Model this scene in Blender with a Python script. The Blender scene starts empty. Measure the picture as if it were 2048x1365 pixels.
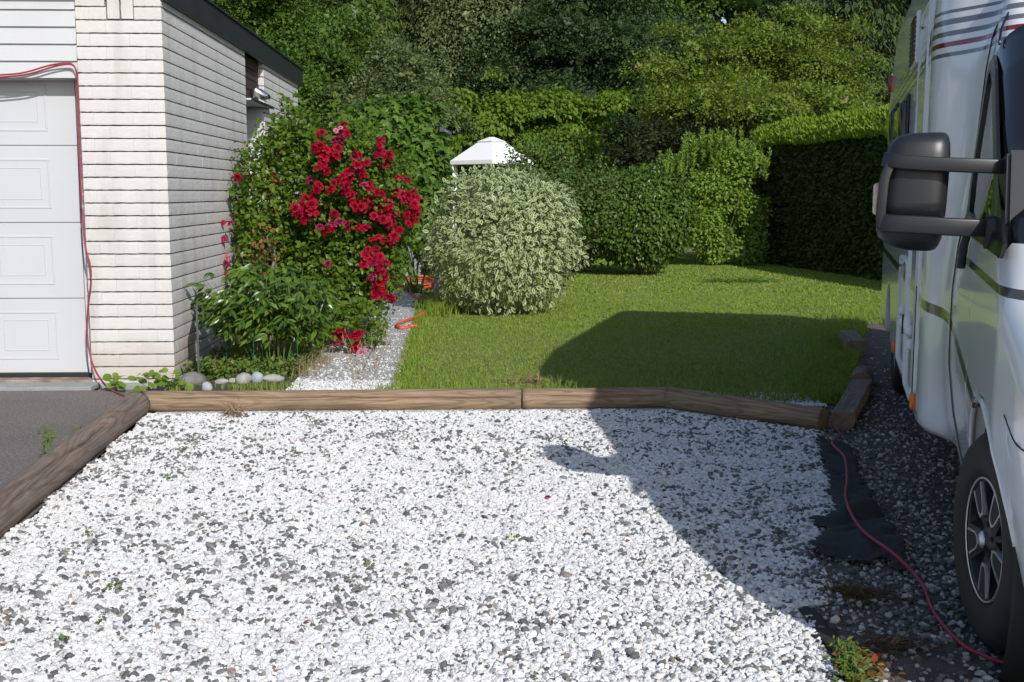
import bpy, bmesh, math, random
import numpy as np
from mathutils import Vector, Matrix, Euler

R = np.random.default_rng(7)
random.seed(7)
scene = bpy.context.scene
COL = scene.collection

# ------------------------------------------------------------------ camera, sky, sun, exposure
PITCH, YAW, LENS, EYE = 7.33, 1.97, 40.43, 1.5
cam_data = bpy.data.cameras.new("camera")
cam_data.lens = LENS; cam_data.sensor_width = 36.0
cam_data.clip_start = 0.05; cam_data.clip_end = 2000
cam = bpy.data.objects.new("camera", cam_data)
cam.location = (0, 0, EYE)
cam.rotation_euler = (math.radians(90 - PITCH), 0, math.radians(-YAW))
COL.objects.link(cam); scene.camera = cam

SUN_DIR = Vector((0.62, -1.60, 1.0)).normalized()          # towards the sun
world = bpy.data.worlds.new("World"); scene.world = world; world.use_nodes = True
wn = world.node_tree
bg = wn.nodes["Background"]; bg.inputs["Strength"].default_value = 0.15
sky = wn.nodes.new("ShaderNodeTexSky"); sky.sky_type = 'NISHITA'; sky.sun_disc = False
sky.sun_elevation = math.asin(SUN_DIR.z); sky.sun_rotation = math.atan2(SUN_DIR.x, SUN_DIR.y)
wn.links.new(sky.outputs[0], bg.inputs[0])
sun_data = bpy.data.lights.new("sun", 'SUN'); sun_data.energy = 4.7; sun_data.angle = math.radians(0.5)
sun_data.color = (1.0, 0.965, 0.92)
sun = bpy.data.objects.new("sun", sun_data); sun.rotation_euler = SUN_DIR.to_track_quat('Z', 'Y').to_euler()
sun.location = (7, -16, 12); COL.objects.link(sun)
vs = scene.view_settings
vs.view_transform = 'Standard'; vs.look = 'None'; vs.gamma = 1.0; vs.use_curve_mapping = False; vs.exposure = -0.12
scene.cycles.max_bounces = 8; scene.cycles.diffuse_bounces = 4; scene.cycles.transparent_max_bounces = 8

def spot(px, py, Y):
    """world point seen at photograph pixel (px, py) at distance Y along the house wall direction"""
    F = 2300.0; th = math.radians(PITCH); yw = math.radians(YAW)
    x = (px - 1024) / F; y = (682.5 - py) / F
    f = Vector((math.sin(yw) * math.cos(th), math.cos(yw) * math.cos(th), -math.sin(th)))
    r = Vector((math.cos(yw), -math.sin(yw), 0)); u = r.cross(f)
    d = f + r * x + u * y
    return Vector((0, 0, EYE)) + d * (Y / d.y)

def ground(px, py, z=0.0):
    a = spot(px, py, 10.0); d = a - Vector((0, 0, EYE))
    return Vector((0, 0, EYE)) + d * ((z - EYE) / d.z)

# ------------------------------------------------------------------ helpers
def tag(o, label=None, cat=None, group=None, kind=None):
    if label: o["label"] = label
    if cat: o["category"] = cat
    if group: o["group"] = group
    if kind: o["kind"] = kind
    return o

def thing(name, label, cat, loc=(0, 0, 0), rz=0.0, group=None):
    o = bpy.data.objects.new(name, None); o.location = loc; o.rotation_euler = (0, 0, rz)
    o.empty_display_size = 0.2
    COL.objects.link(o)
    return tag(o, label, cat, group)

def link(name, me, parent=None, loc=None, kind=None):
    o = bpy.data.objects.new(name, me); COL.objects.link(o)
    if parent is not None: o.parent = parent
    if loc is not None: o.location = loc
    if kind: o["kind"] = kind
    return o

def np_mesh(name, V, F, mats, fmat=None, attrs=None, smooth=False):
    """mesh from arrays; F is (m,k)"""
    V = np.asarray(V, np.float32); F = np.asarray(F, np.int32)
    me = bpy.data.meshes.new(name); m, k = F.shape
    me.vertices.add(len(V)); me.vertices.foreach_set("co", V.ravel())
    me.loops.add(m * k); me.loops.foreach_set("vertex_index", F.ravel())
    me.polygons.add(m); me.polygons.foreach_set("loop_start", np.arange(0, m * k, k, dtype=np.int32))
    for mt in (mats if isinstance(mats, (list, tuple)) else [mats]): me.materials.append(mt)
    if fmat is not None: me.polygons.foreach_set("material_index", np.asarray(fmat, np.int32))
    me.polygons.foreach_set("use_smooth", np.full(m, smooth, dtype=bool))
    me.update(calc_edges=True)
    for an, av in (attrs or {}).items():
        a = me.attributes.new(an, 'FLOAT', 'POINT'); a.data.foreach_set("value", np.asarray(av, np.float32))
    return me

def py_mesh(name, V, F, mats, fmat=None, smooth=False):
    me = bpy.data.meshes.new(name); me.from_pydata([tuple(v) for v in V], [], F)
    for mt in (mats if isinstance(mats, (list, tuple)) else [mats]): me.materials.append(mt)
    if fmat is not None:
        for p, i in zip(me.polygons, fmat): p.material_index = i
    if smooth:
        for p in me.polygons: p.use_smooth = True
    me.update(); return me

def bm_mesh(name, bm, mats, smooth=False):
    me = bpy.data.meshes.new(name); bm.to_mesh(me); bm.free()
    for mt in (mats if isinstance(mats, (list, tuple)) else [mats]): me.materials.append(mt)
    if smooth:
        for p in me.polygons: p.use_smooth = True
    return me

def box_mesh(name, x0, x1, y0, y1, z0, z1, mt, bevel=0.0, segs=2, smooth=False):
    bm = bmesh.new(); bmesh.ops.create_cube(bm, size=1.0)
    for v in bm.verts:
        v.co = Vector(((x0 + x1) / 2 + v.co.x * (x1 - x0), (y0 + y1) / 2 + v.co.y * (y1 - y0), (z0 + z1) / 2 + v.co.z * (z1 - z0)))
    if bevel > 0: bmesh.ops.bevel(bm, geom=bm.edges[:], offset=bevel, segments=segs, profile=0.5, affect='EDGES')
    return bm_mesh(name, bm, mt, smooth)

def catmull(pts, n=8):
    P = [Vector(p) for p in pts]; P = [P[0] * 2 - P[1]] + P + [P[-1] * 2 - P[-2]]; out = []
    for i in range(1, len(P) - 2):
        for j in range(n):
            t = j / n; a, b, c, d = P[i - 1], P[i], P[i + 1], P[i + 2]
            out.append(0.5 * ((2 * b) + (c - a) * t + (2 * a - 5 * b + 4 * c - d) * t * t + (3 * b - a - 3 * c + d) * t ** 3))
    out.append(P[-2]); return out

def tube(pts, r, sides=8, prof=None, up=Vector((0, 0, 1)), taper=None):
    """vertices and quads of a swept tube; prof: closed (a,b) profile instead of a circle"""
    V, F = [], []; pts = [Vector(p) for p in pts]
    prof = prof or [(math.cos(2 * math.pi * k / sides) * r, math.sin(2 * math.pi * k / sides) * r) for k in range(sides)]
    n = len(prof); side = None
    for i, p in enumerate(pts):
        t = (pts[min(i + 1, len(pts) - 1)] - pts[max(i - 1, 0)]).normalized()
        s = t.cross(up)
        if s.length < 0.05: s = t.cross(Vector((0, 1, 0))) if side is None else side
        s.normalize(); side = s; w = s.cross(t)
        k = taper[i] if taper is not None else 1.0
        V += [p + s * a * k + w * b * k for a, b in prof]
    for i in range(len(pts) - 1):
        for k in range(n):
            F.append((i * n + k, i * n + (k + 1) % n, (i + 1) * n + (k + 1) % n, (i + 1) * n + k))
    F.append(tuple(range(n - 1, -1, -1))); F.append(tuple((len(pts) - 1) * n + k for k in range(n)))
    return V, F

def tube_mesh(name, pts, r, mt, sides=8, smooth=True, **kw):
    V, F = tube(pts, r, sides, **kw); return py_mesh(name, V, F, mt, smooth=smooth)

def lathe_mesh(name, prof, mt, segs=48, axis='x', smooth=True, wob=None):
    V, F = [], []
    for i in range(segs):
        a = 2 * math.pi * i / segs
        for j, (r, x) in enumerate(prof):
            rr = r + (wob(i, j) if wob else 0)
            V.append((x, rr * math.cos(a), rr * math.sin(a)) if axis == 'x' else (rr * math.cos(a), rr * math.sin(a), x))
    n = len(prof)
    for i in range(segs):
        for j in range(n - 1):
            a, b = i * n + j, ((i + 1) % segs) * n + j
            F.append((a, b, b + 1, a + 1) if axis == 'x' else (a, a + 1, b + 1, b))
    return py_mesh(name, V, F, mt, smooth=smooth)

def unit(a): return a / np.maximum(np.linalg.norm(a, axis=-1, keepdims=True), 1e-9)
def rnd(n): return unit(R.normal(size=(n, 3)))
def lump(P, f, s=0.0):
    P = np.asarray(P) * f + s
    return (np.sin(P[..., 0] * 1.3 + 1.7 * np.sin(P[..., 1] * .9 + s)) + np.sin(P[..., 1] * 1.1 + 1.3 * np.sin(P[..., 2] * 1.2)) + np.sin(P[..., 2] * 1.4 + 1.5 * np.sin(P[..., 0] * .8))) / 3

# ------------------------------------------------------------------ materials
def base_mat(name):
    m = bpy.data.materials.new(name); m.use_nodes = True
    nt = m.node_tree; b = nt.nodes["Principled BSDF"]; return m, nt, b

def noise(nt, scale, detail=4, rough=.55, coord='Object', stretch=None, dist=0.0):
    tc = nt.nodes.new("ShaderNodeTexCoord"); n = nt.nodes.new("ShaderNodeTexNoise")
    n.inputs["Scale"].default_value = scale; n.inputs["Detail"].default_value = detail
    n.inputs["Roughness"].default_value = rough; n.inputs["Distortion"].default_value = dist
    src = tc.outputs[coord]
    if coord == 'World':
        src = None
    if stretch:
        mp = nt.nodes.new("ShaderNodeMapping"); mp.inputs["Scale"].default_value = stretch
        nt.links.new(src, mp.inputs[0]); src = mp.outputs[0]
    nt.links.new(src, n.inputs["Vector"]); return n

def ramp(nt, fac, stops, interp='LINEAR'):
    r = nt.nodes.new("ShaderNodeValToRGB"); r.color_ramp.interpolation = interp
    el = r.color_ramp.elements
    while len(el) > 1: el.remove(el[-1])
    el[0].position = stops[0][0]; el[0].color = (*stops[0][1], 1)
    for p, c in stops[1:]:
        e = el.new(p); e.color = (*c, 1)
    nt.links.new(fac, r.inputs[0]); return r

def bump(nt, b, height, strength, dist=0.01):
    bp = nt.nodes.new("ShaderNodeBump"); bp.inputs["Strength"].default_value = strength; bp.inputs["Distance"].default_value = dist
    nt.links.new(height, bp.inputs["Height"]); nt.links.new(bp.outputs[0], b.inputs["Normal"]); return bp

def mat(name, col, rough=.6, metal=0.0, spec=.5, var=None, scale=6.0, bumps=None, coat=0.0, coord='Object'):
    """plain paint / metal / stone; var = second colour mixed in by noise; bumps = (scale, strength, distance)"""
    m, nt, b = base_mat(name)
    b.inputs["Base Color"].default_value = (*col, 1); b.inputs["Roughness"].default_value = rough
    b.inputs["Metallic"].default_value = metal; b.inputs["Specular IOR Level"].default_value = spec
    if coat: b.inputs["Coat Weight"].default_value = coat; b.inputs["Coat Roughness"].default_value = .04
    if var:
        n = noise(nt, scale, 5, .6, coord); r = ramp(nt, n.outputs[0], [(.3, col), (.72, var)])
        nt.links.new(r.outputs[0], b.inputs["Base Color"])
    if bumps:
        n2 = noise(nt, bumps[0], 6, .6, coord); bump(nt, b, n2.outputs[0], bumps[1], bumps[2])
    return m

def leaf_mat(name, cols, rough=.5, trans=.3, spec=.25):
    """leaf colour picked by a random number per leaf (point attribute tint, or the object's own random)"""
    m, nt, b = base_mat(name)
    at = nt.nodes.new("ShaderNodeAttribute"); at.attribute_name = "tint"
    oi = nt.nodes.new("ShaderNodeObjectInfo")
    ad = nt.nodes.new("ShaderNodeMath"); ad.operation = 'ADD'
    nt.links.new(at.outputs["Fac"], ad.inputs[0]); nt.links.new(oi.outputs["Random"], ad.inputs[1])
    fr = nt.nodes.new("ShaderNodeMath"); fr.operation = 'FRACT'; nt.links.new(ad.outputs[0], fr.inputs[0])
    n = len(cols); r = ramp(nt, fr.outputs[0], [(i / max(n - 1, 1), c) for i, c in enumerate(cols)])
    nt.links.new(r.outputs[0], b.inputs["Base Color"]); b.inputs["Roughness"].default_value = rough
    b.inputs["Specular IOR Level"].default_value = spec
    tr = nt.nodes.new("ShaderNodeBsdfTranslucent")
    hs = nt.nodes.new("ShaderNodeHueSaturation"); hs.inputs["Value"].default_value = 1.6; hs.inputs["Hue"].default_value = .488
    nt.links.new(r.outputs[0], hs.inputs["Color"]); nt.links.new(hs.outputs[0], tr.inputs[0])
    mx = nt.nodes.new("ShaderNodeMixShader"); mx.inputs[0].default_value = trans
    out = nt.nodes["Material Output"]
    nt.links.new(b.outputs[0], mx.inputs[1]); nt.links.new(tr.outputs[0], mx.inputs[2]); nt.links.new(mx.outputs[0], out.inputs[0])
    return m

def stone_mat(name, stops, rough=.75, bumpy=.3):
    m, nt, b = base_mat(name)
    oi = nt.nodes.new("ShaderNodeObjectInfo"); r = ramp(nt, oi.outputs["Random"], stops)
    n = noise(nt, 2.5, 4, .6); r2 = ramp(nt, n.outputs[0], [(.3, (.86, .86, .86)), (.7, (1, 1, 1))])
    mx = nt.nodes.new("ShaderNodeMix"); mx.data_type = 'RGBA'; mx.blend_type = 'MULTIPLY'; mx.inputs[0].default_value = 1
    nt.links.new(r.outputs[0], mx.inputs[6]); nt.links.new(r2.outputs[0], mx.inputs[7])
    nt.links.new(mx.outputs[2], b.inputs["Base Color"]); b.inputs["Roughness"].default_value = rough
    b.inputs["Specular IOR Level"].default_value = .3
    return m

M = {}
# brick: cream painted split-face block, each with its own shade
m, nt, b = base_mat("cream_brick"); M['brick'] = m
oi = nt.nodes.new("ShaderNodeObjectInfo")
n1 = noise(nt, 9, 5, .6); n2 = noise(nt, 70, 5, .65, stretch=(1, 1, 1.6))
r1 = ramp(nt, n1.outputs[0], [(.3, (.53, .517, .503)), (.7, (.58, .568, .555))])
r2 = ramp(nt, oi.outputs["Random"], [(0, (.96, .95, .945)), (.5, (1, 1, 1)), (1, (1, .985, .975))])
mx = nt.nodes.new("ShaderNodeMix"); mx.data_type = 'RGBA'; mx.blend_type = 'MULTIPLY'; mx.inputs[0].default_value = 1
nt.links.new(r1.outputs[0], mx.inputs[6]); nt.links.new(r2.outputs[0], mx.inputs[7])
ge = nt.nodes.new("ShaderNodeNewGeometry"); sx_ = nt.nodes.new("ShaderNodeSeparateXYZ"); nt.links.new(ge.outputs["Position"], sx_.inputs[0])
ns = nt.nodes.new("ShaderNodeTexNoise"); ns.inputs["Scale"].default_value = 3.5; ns.inputs["Detail"].default_value = 5; nt.links.new(ge.outputs["Position"], ns.inputs["Vector"])
st1 = nt.nodes.new("ShaderNodeMath"); st1.operation = 'MULTIPLY_ADD'; st1.inputs[1].default_value = -1.3; st1.inputs[2].default_value = .05; nt.links.new(sx_.outputs[2], st1.inputs[0])
st2 = nt.nodes.new("ShaderNodeMath"); st2.operation = 'ADD'; st2.use_clamp = True; nt.links.new(st1.outputs[0], st2.inputs[0]); nt.links.new(ns.outputs[0], st2.inputs[1])
drt = nt.nodes.new("ShaderNodeMix"); drt.data_type = 'RGBA'; nt.links.new(st2.outputs[0], drt.inputs[0]); nt.links.new(mx.outputs[2], drt.inputs[6]); drt.inputs[7].default_value = (.40, .33, .26, 1)
# weather streaks running down the paint
n3 = nt.nodes.new("ShaderNodeTexNoise"); n3.inputs["Scale"].default_value = 1.0; n3.inputs["Detail"].default_value = 5; mp3 = nt.nodes.new("ShaderNodeMapping"); mp3.inputs["Scale"].default_value = (5, 5, .7)
nt.links.new(ge.outputs["Position"], mp3.inputs[0]); nt.links.new(mp3.outputs[0], n3.inputs["Vector"]); r4 = ramp(nt, n3.outputs[0], [(.30, (.84, .845, .83)), (.48, (1, 1, 1))])
mx4 = nt.nodes.new("ShaderNodeMix"); mx4.data_type = 'RGBA'; mx4.blend_type = 'MULTIPLY'; mx4.inputs[0].default_value = 1
nt.links.new(drt.outputs[2], mx4.inputs[6]); nt.links.new(r4.outputs[0], mx4.inputs[7]); nt.links.new(mx4.outputs[2], b.inputs["Base Color"])
b.inputs["Roughness"].default_value = .9; bump(nt, b, n2.outputs[0], .45, .006)
M['mortar'] = mat("mortar", (.16, .115, .105), .95, var=(.11, .08, .075), scale=20, bumps=(60, .4, .004))
M['white_paint'] = mat("white_paint", (.50, .51, .525), .45, var=(.475, .485, .50), scale=3)
M['door_white'] = mat("garage_door_white", (.49, .503, .53), .42, var=(.47, .485, .51), scale=2, bumps=(180, .05, .002))
M['door_grey'] = mat("door_grey_white", (.62, .66, .66), .5, var=(.58, .62, .62), scale=3)
M['black_metal'] = mat("black_roof_metal", (.012, .013, .016), .5, var=(.02, .021, .025), scale=5)
M['rubber'] = mat("black_rubber", (.012, .012, .012), .7)
M['roof_felt'] = mat("roof_felt", (.03, .03, .032), .9, bumps=(80, .4, .004))
M['brown_board'] = mat("dark_brown_board", (.045, .022, .016), .75, var=(.03, .016, .012), scale=14, bumps=(50, .4, .004))
M['threshold'] = mat("threshold_wood", (.38, .33, .29), .85, var=(.15, .075, .05), scale=9, bumps=(60, .4, .004))
M['concrete'] = mat("grey_concrete", (.30, .315, .31), .9, var=(.22, .23, .225), scale=8, bumps=(120, .4, .003))
M['steel'] = mat("brushed_steel", (.62, .62, .64), .32, metal=1.0)
M['window_glass'] = mat("dark_window_glass", (.03, .035, .04), .06, spec=.6)
M['red_cable'] = mat("red_cable", (.30, .022, .045), .5, var=(.25, .02, .04), scale=4)
M['orange_hose'] = mat("orange_hose", (.62, .11, .05), .5, var=(.50, .08, .035), scale=5)
M['pot_grey'] = mat("grey_planter", (.23, .24, .25), .7, var=(.19, .2, .21), scale=6)
M['pot_red'] = mat("dark_red_pot", (.16, .008, .02), .5)
M['canvas'] = mat("white_canvas", (.80, .80, .82), .8, bumps=(30, .15, .01))
M['wire_green'] = mat("green_plastic_wire", (.012, .15, .11), .5)
M['wire_grey'] = mat("grey_mesh_wire", (.10, .11, .12), .6)
M['fabric'] = mat("black_landscape_fabric", (.014, .016, .020), .8, var=(.026, .028, .033), scale=12, bumps=(140, .5, .004))
M['twig'] = mat("brown_twig", (.10, .065, .04), .9, var=(.16, .11, .07), scale=20)
M['grey_stem'] = mat("grey_old_stem", (.22, .19, .16), .9, var=(.13, .11, .09), scale=20, bumps=(60, .5, .01))
M['green_stem'] = mat("green_stem", (.08, .14, .03), .7)
M['bark'] = mat("bark", (.10, .075, .055), .95, var=(.05, .04, .03), scale=10, bumps=(18, .8, .05))
M['birch_bark'] = mat("birch_bark", (.42, .40, .37), .9, var=(.06, .05, .05), scale=6, bumps=(20, .5, .02))
M['boulder'] = mat("pale_boulder", (.40, .39, .37), .9, var=(.27, .265, .255), scale=14, bumps=(30, .6, .02))
M['boulder_blue'] = mat("bluish_boulder", (.36, .38, .41), .85, var=(.28, .30, .33), scale=9, bumps=(30, .5, .015))
M['boulder_dark'] = mat("grey_boulder", (.21, .20, .19), .9, var=(.13, .125, .12), scale=12, bumps=(25, .7, .02))
M['straw'] = leaf_mat("dry_straw", [(.26, .19, .10), (.32, .24, .13), (.18, .125, .07)], .8, .15)
M['dead'] = leaf_mat("dead_grass", [(.075, .05, .025), (.12, .085, .045), (.16, .12, .07)], .9, .1)
# asphalt
m, nt, b = base_mat("asphalt"); M['asphalt'] = m
n1 = noise(nt, 55, 6, .9); n2 = noise(nt, 1.3, 4, .6)
r1 = ramp(nt, n1.outputs[0], [(.36, (.065, .056, .052)), (.50, (.15, .133, .124)), (.58, (.23, .205, .19)), (.66, (.52, .48, .45))])
r2 = ramp(nt, n2.outputs[0], [(.3, (.82, .80, .80)), (.7, (1.08, 1.05, 1.04))])
mx = nt.nodes.new("ShaderNodeMix"); mx.data_type = 'RGBA'; mx.blend_type = 'MULTIPLY'; mx.inputs[0].default_value = 1
nt.links.new(r1.outputs[0], mx.inputs[6]); nt.links.new(r2.outputs[0], mx.inputs[7]); nt.links.new(mx.outputs[2], b.inputs["Base Color"])
b.inputs["Roughness"].default_value = .9; bump(nt, b, n1.outputs[0], .7, .006)
# soils and sheets
M['soil'] = mat("dark_soil", (.055, .042, .03), .98, var=(.09, .07, .05), scale=14, bumps=(40, .8, .02))
M['drive_soil'] = mat("driveway_dirt", (.085, .072, .06), .98, var=(.15, .13, .11), scale=9, bumps=(60, .8, .02))
M['lawn_soil'] = mat("lawn_thatch", (.17, .20, .05), .98, var=(.21, .22, .08), scale=5, bumps=(60, .6, .02))
M['meadow'] = mat("meadow_ground", (.05, .075, .022), .98, var=(.07, .095, .03), scale=.6)
m, nt, b = base_mat("gravel_base"); M['gravel_base'] = m
tc = nt.nodes.new("ShaderNodeTexCoord"); vo = nt.nodes.new("ShaderNodeTexVoronoi"); vo.inputs["Scale"].default_value = 58
nt.links.new(tc.outputs["Object"], vo.inputs["Vector"])
r1 = ramp(nt, vo.outputs["Color"], [(0, (.14, .14, .135)), (.14, (.22, .22, .21)), (.2, (.52, .52, .51)), (1, (.70, .70, .69))])
nt.links.new(r1.outputs[0], b.inputs["Base Color"]); b.inputs["Roughness"].default_value = .85
inv = nt.nodes.new("ShaderNodeMath"); inv.operation = 'SUBTRACT'; inv.inputs[0].default_value = 1; nt.links.new(vo.outputs["Distance"], inv.inputs[1])
bump(nt, b, inv.outputs[0], 1.0, .012)
# path slab: pale pebble aggregate
m, nt, b = base_mat("pebble_slab"); M['slab'] = m
tc = nt.nodes.new("ShaderNodeTexCoord"); vo = nt.nodes.new("ShaderNodeTexVoronoi"); vo.inputs["Scale"].default_value = 48
nt.links.new(tc.outputs["Object"], vo.inputs["Vector"])
r1 = ramp(nt, vo.outputs["Color"], [(0, (.22, .22, .215)), (.14, (.30, .30, .29)), (.2, (.50, .50, .49)), (1, (.74, .74, .73))])
r2 = ramp(nt, vo.outputs["Distance"], [(.0, (1, 1, 1)), (.42, (.95, .95, .95)), (.66, (.42, .41, .40))])
mx = nt.nodes.new("ShaderNodeMix"); mx.data_type = 'RGBA'; mx.blend_type = 'MULTIPLY'; mx.inputs[0].default_value = 1
nt.links.new(r1.outputs[0], mx.inputs[6]); nt.links.new(r2.outputs[0], mx.inputs[7]); nt.links.new(mx.outputs[2], b.inputs["Base Color"])
b.inputs["Roughness"].default_value = .85
inv = nt.nodes.new("ShaderNodeMath"); inv.operation = 'SUBTRACT'; inv.inputs[0].default_value = 1; nt.links.new(vo.outputs["Distance"], inv.inputs[1])
bump(nt, b, inv.outputs[0], .8, .01)

def log_mat(name, c0, c1, c2):
    """weathered round timber: growth lines as contours of a stretched noise, fine streaks and grey patches"""
    m, nt, b = base_mat(name)
    n0 = noise(nt, 5.0, 1.2, .5, stretch=(.10, 1.1, 1.1), dist=.25)
    mu = nt.nodes.new("ShaderNodeMath"); mu.operation = 'MULTIPLY'; mu.inputs[1].default_value = 120; nt.links.new(n0.outputs[0], mu.inputs[0])
    si = nt.nodes.new("ShaderNodeMath"); si.operation = 'SINE'; nt.links.new(mu.outputs[0], si.inputs[0])
    n1 = noise(nt, 3, 5, .6, stretch=(.6, 2, 2)); n2 = noise(nt, 70, 4, .6, stretch=(.04, 1, 1))
    r1 = ramp(nt, si.outputs[0], [(0, c0), (.3, c0), (1.0, c1)])
    r2 = ramp(nt, n1.outputs[0], [(.3, c2), (.7, (1.1, 1.06, 1.02))])
    r3 = ramp(nt, n2.outputs[0], [(.3, (.58, .57, .56)), (.55, (1.06, 1.06, 1.06))])
    a = nt.nodes.new("ShaderNodeMix"); a.data_type = 'RGBA'; a.blend_type = 'MULTIPLY'; a.inputs[0].default_value = 1
    c = nt.nodes.new("ShaderNodeMix"); c.data_type = 'RGBA'; c.blend_type = 'MULTIPLY'; c.inputs[0].default_value = 1
    nt.links.new(r1.outputs[0], a.inputs[6]); nt.links.new(r2.outputs[0], a.inputs[7])
    nt.links.new(a.outputs[2], c.inputs[6]); nt.links.new(r3.outputs[0], c.inputs[7]); nt.links.new(c.outputs[2], b.inputs["Base Color"])
    b.inputs["Roughness"].default_value = .85; bump(nt, b, n2.outputs[0], .4, .004)
    return m
M['log_tan'] = log_mat("weathered_tan_log", (.27, .195, .13), (.195, .135, .085), (.70, .70, .70))
M['log_grey'] = log_mat("weathered_grey_log", (.215, .165, .132), (.155, .112, .087), (.72, .75, .78))
M['log_end'] = mat("log_end_grain", (.20, .15, .10), .9, var=(.11, .08, .055), scale=30, bumps=(60, .4, .004))

# camper paint: white gel-coat with the printed bands of the decal (local z / y bands)
def camper_paint(name, rough=.16):
    m, nt, b = base_mat(name)
    tc = nt.nodes.new("ShaderNodeTexCoord"); sp = nt.nodes.new("ShaderNodeSeparateXYZ"); nt.links.new(tc.outputs["Object"], sp.inputs[0])
    X, Y, Z = sp.outputs
    def mth(op, a, c=None):
        n = nt.nodes.new("ShaderNodeMath"); n.operation = op
        for i, v in enumerate((a, c)):
            if v is None: continue
            if isinstance(v, (int, float)): n.inputs[i].default_value = v
            else: nt.links.new(v, n.inputs[i])
        return n.outputs[0]
    def band(s, lo, hi): return mth('MULTIPLY', mth('GREATER_THAN', s, lo), mth('LESS_THAN', s, hi))
    ysel = mth('LESS_THAN', Y, 6.0)
    grey = None
    for lo, hi in ((2.285, 2.300), (2.235, 2.260), (2.185, 2.207), (2.095, 2.113)):
        g_ = band(Z, lo, hi); grey = g_ if grey is None else mth('MAXIMUM', grey, g_)
    grey = mth('MULTIPLY', grey, ysel)
    red = mth('MULTIPLY', band(Z, 2.138, 2.160), ysel)
    # lower swoosh: falls towards the front wheel, level along the coach
    zc = mth('SUBTRACT', Z, mth('MULTIPLY', mth('MINIMUM', mth('SUBTRACT', Y, 1.15), 0.0), .19))
    zc = mth('SUBTRACT', zc, mth('MULTIPLY', mth('MINIMUM', mth('MAXIMUM', mth('SUBTRACT', Y, 1.15), 0.0), 1.2), .045))
    low = mth('MULTIPLY', band(zc, .945, .992), mth('GREATER_THAN', Y, .1))
    # V-shaped band under the cab window
    z2 = mth('SUBTRACT', Z, mth('MULTIPLY', mth('ADD', Y, .66), .035))
    v1 = mth('MULTIPLY', band(z2, 1.178, 1.205), band(Y, -.66, .9))
    zz = mth('ADD', Z, mth('MULTIPLY', mth('ADD', Y, .66), 1.15))
    v2 = mth('MULTIPLY', band(zz, 1.175, 1.21), band(Y, -.85, -.655))
    low = mth('MAXIMUM', low, mth('MAXIMUM', v1, v2))
    def mixc(f, a, c):
        x = nt.nodes.new("ShaderNodeMix"); x.data_type = 'RGBA'; nt.links.new(f, x.inputs[0])
        if isinstance(a, tuple): x.inputs[6].default_value = (*a, 1)
        else: nt.links.new(a, x.inputs[6])
        x.inputs[7].default_value = (*c, 1); return x.outputs[2]
    n = noise(nt, 1.5, 4, .6); base = ramp(nt, n.outputs[0], [(.3, (.70, .72, .74)), (.7, (.76, .78, .80))]).outputs[0]
    pil = mth('MULTIPLY', band(Y, -.34, 1.02), mth('GREATER_THAN', Z, 1.345))
    c = mixc(grey, base, (.14, .14, .16)); c = mixc(red, c, (.20, .012, .025)); c = mixc(low, c, (.075, .07, .065)); c = mixc(pil, c, (.008, .008, .009))
    nt.links.new(c, b.inputs["Base Color"]); b.inputs["Roughness"].default_value = rough
    b.inputs["Coat Weight"].default_value = .6; b.inputs["Coat Roughness"].default_value = .05
    return m
M['camper_paint'] = camper_paint("camper_white_paint")
M['camper_trim'] = mat("camper_white_trim", (.74, .75, .76), .3)
M['black_plastic'] = mat("black_textured_plastic", (.015, .016, .020), .38, spec=.45, bumps=(420, .12, .002))
M['black_gloss'] = mat("black_gloss_seal", (.008, .008, .009), .25)
m, nt, b = base_mat("cab_glass"); M['cab_glass'] = m
tb = nt.nodes.new("ShaderNodeBsdfTransparent"); tb.inputs[0].default_value = (.90, .94, .92, 1); gb = nt.nodes.new("ShaderNodeBsdfGlossy"); gb.inputs["Roughness"].default_value = .02
lw = nt.nodes.new("ShaderNodeLayerWeight"); lw.inputs["Blend"].default_value = .5
pw = nt.nodes.new("ShaderNodeMath"); pw.operation = 'POWER'; pw.inputs[1].default_value = 3.5; nt.links.new(lw.outputs["Facing"], pw.inputs[0])
fr = nt.nodes.new("ShaderNodeMath"); fr.operation = 'MULTIPLY_ADD'; fr.inputs[1].default_value = .85; fr.inputs[2].default_value = .05; nt.links.new(pw.outputs[0], fr.inputs[0]); mx = nt.nodes.new("ShaderNodeMixShader")
nt.links.new(fr.outputs[0], mx.inputs[0]); nt.links.new(tb.outputs[0], mx.inputs[1]); nt.links.new(gb.outputs[0], mx.inputs[2]); nt.links.new(mx.outputs[0], nt.nodes["Material Output"].inputs[0])
M['cab_lining'] = mat("dark_cab_lining", (.035, .035, .038), .8)
M['acrylic'] = mat("tinted_acrylic_window", (.016, .015, .014), .05, spec=.7)
M['amber'] = mat("amber_lens", (.75, .16, .01), .2, spec=.6)
M['clear_lens'] = mat("clear_lens", (.70, .66, .62), .12, var=(.72, .30, .20), scale=18)
M['tyre'] = mat("tyre_rubber", (.016, .016, .016), .75, bumps=(90, .25, .004))
M['rim_black'] = mat("rim_black", (.012, .012, .013), .3)
M['rim_silver'] = mat("rim_machined", (.62, .62, .63), .38, metal=.75)
M['red_lens'] = mat("red_lens", (.35, .01, .01), .2)

# ------------------------------------------------------------------ ground sheets (each 4 mm above the one below)
def sheet(name, outline, z, mt, label=None):
    bm = bmesh.new(); vsx = [bm.verts.new((p[0], p[1], z)) for p in outline]; bm.faces.new(vsx)
    bmesh.ops.recalc_face_normals(bm, faces=bm.faces[:])
    if bm.faces[:][0].normal.z < 0: bmesh.ops.reverse_faces(bm, faces=bm.faces[:])
    o = link(name, bm_mesh(name, bm, mt)); o["kind"] = "structure"; return o

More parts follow.
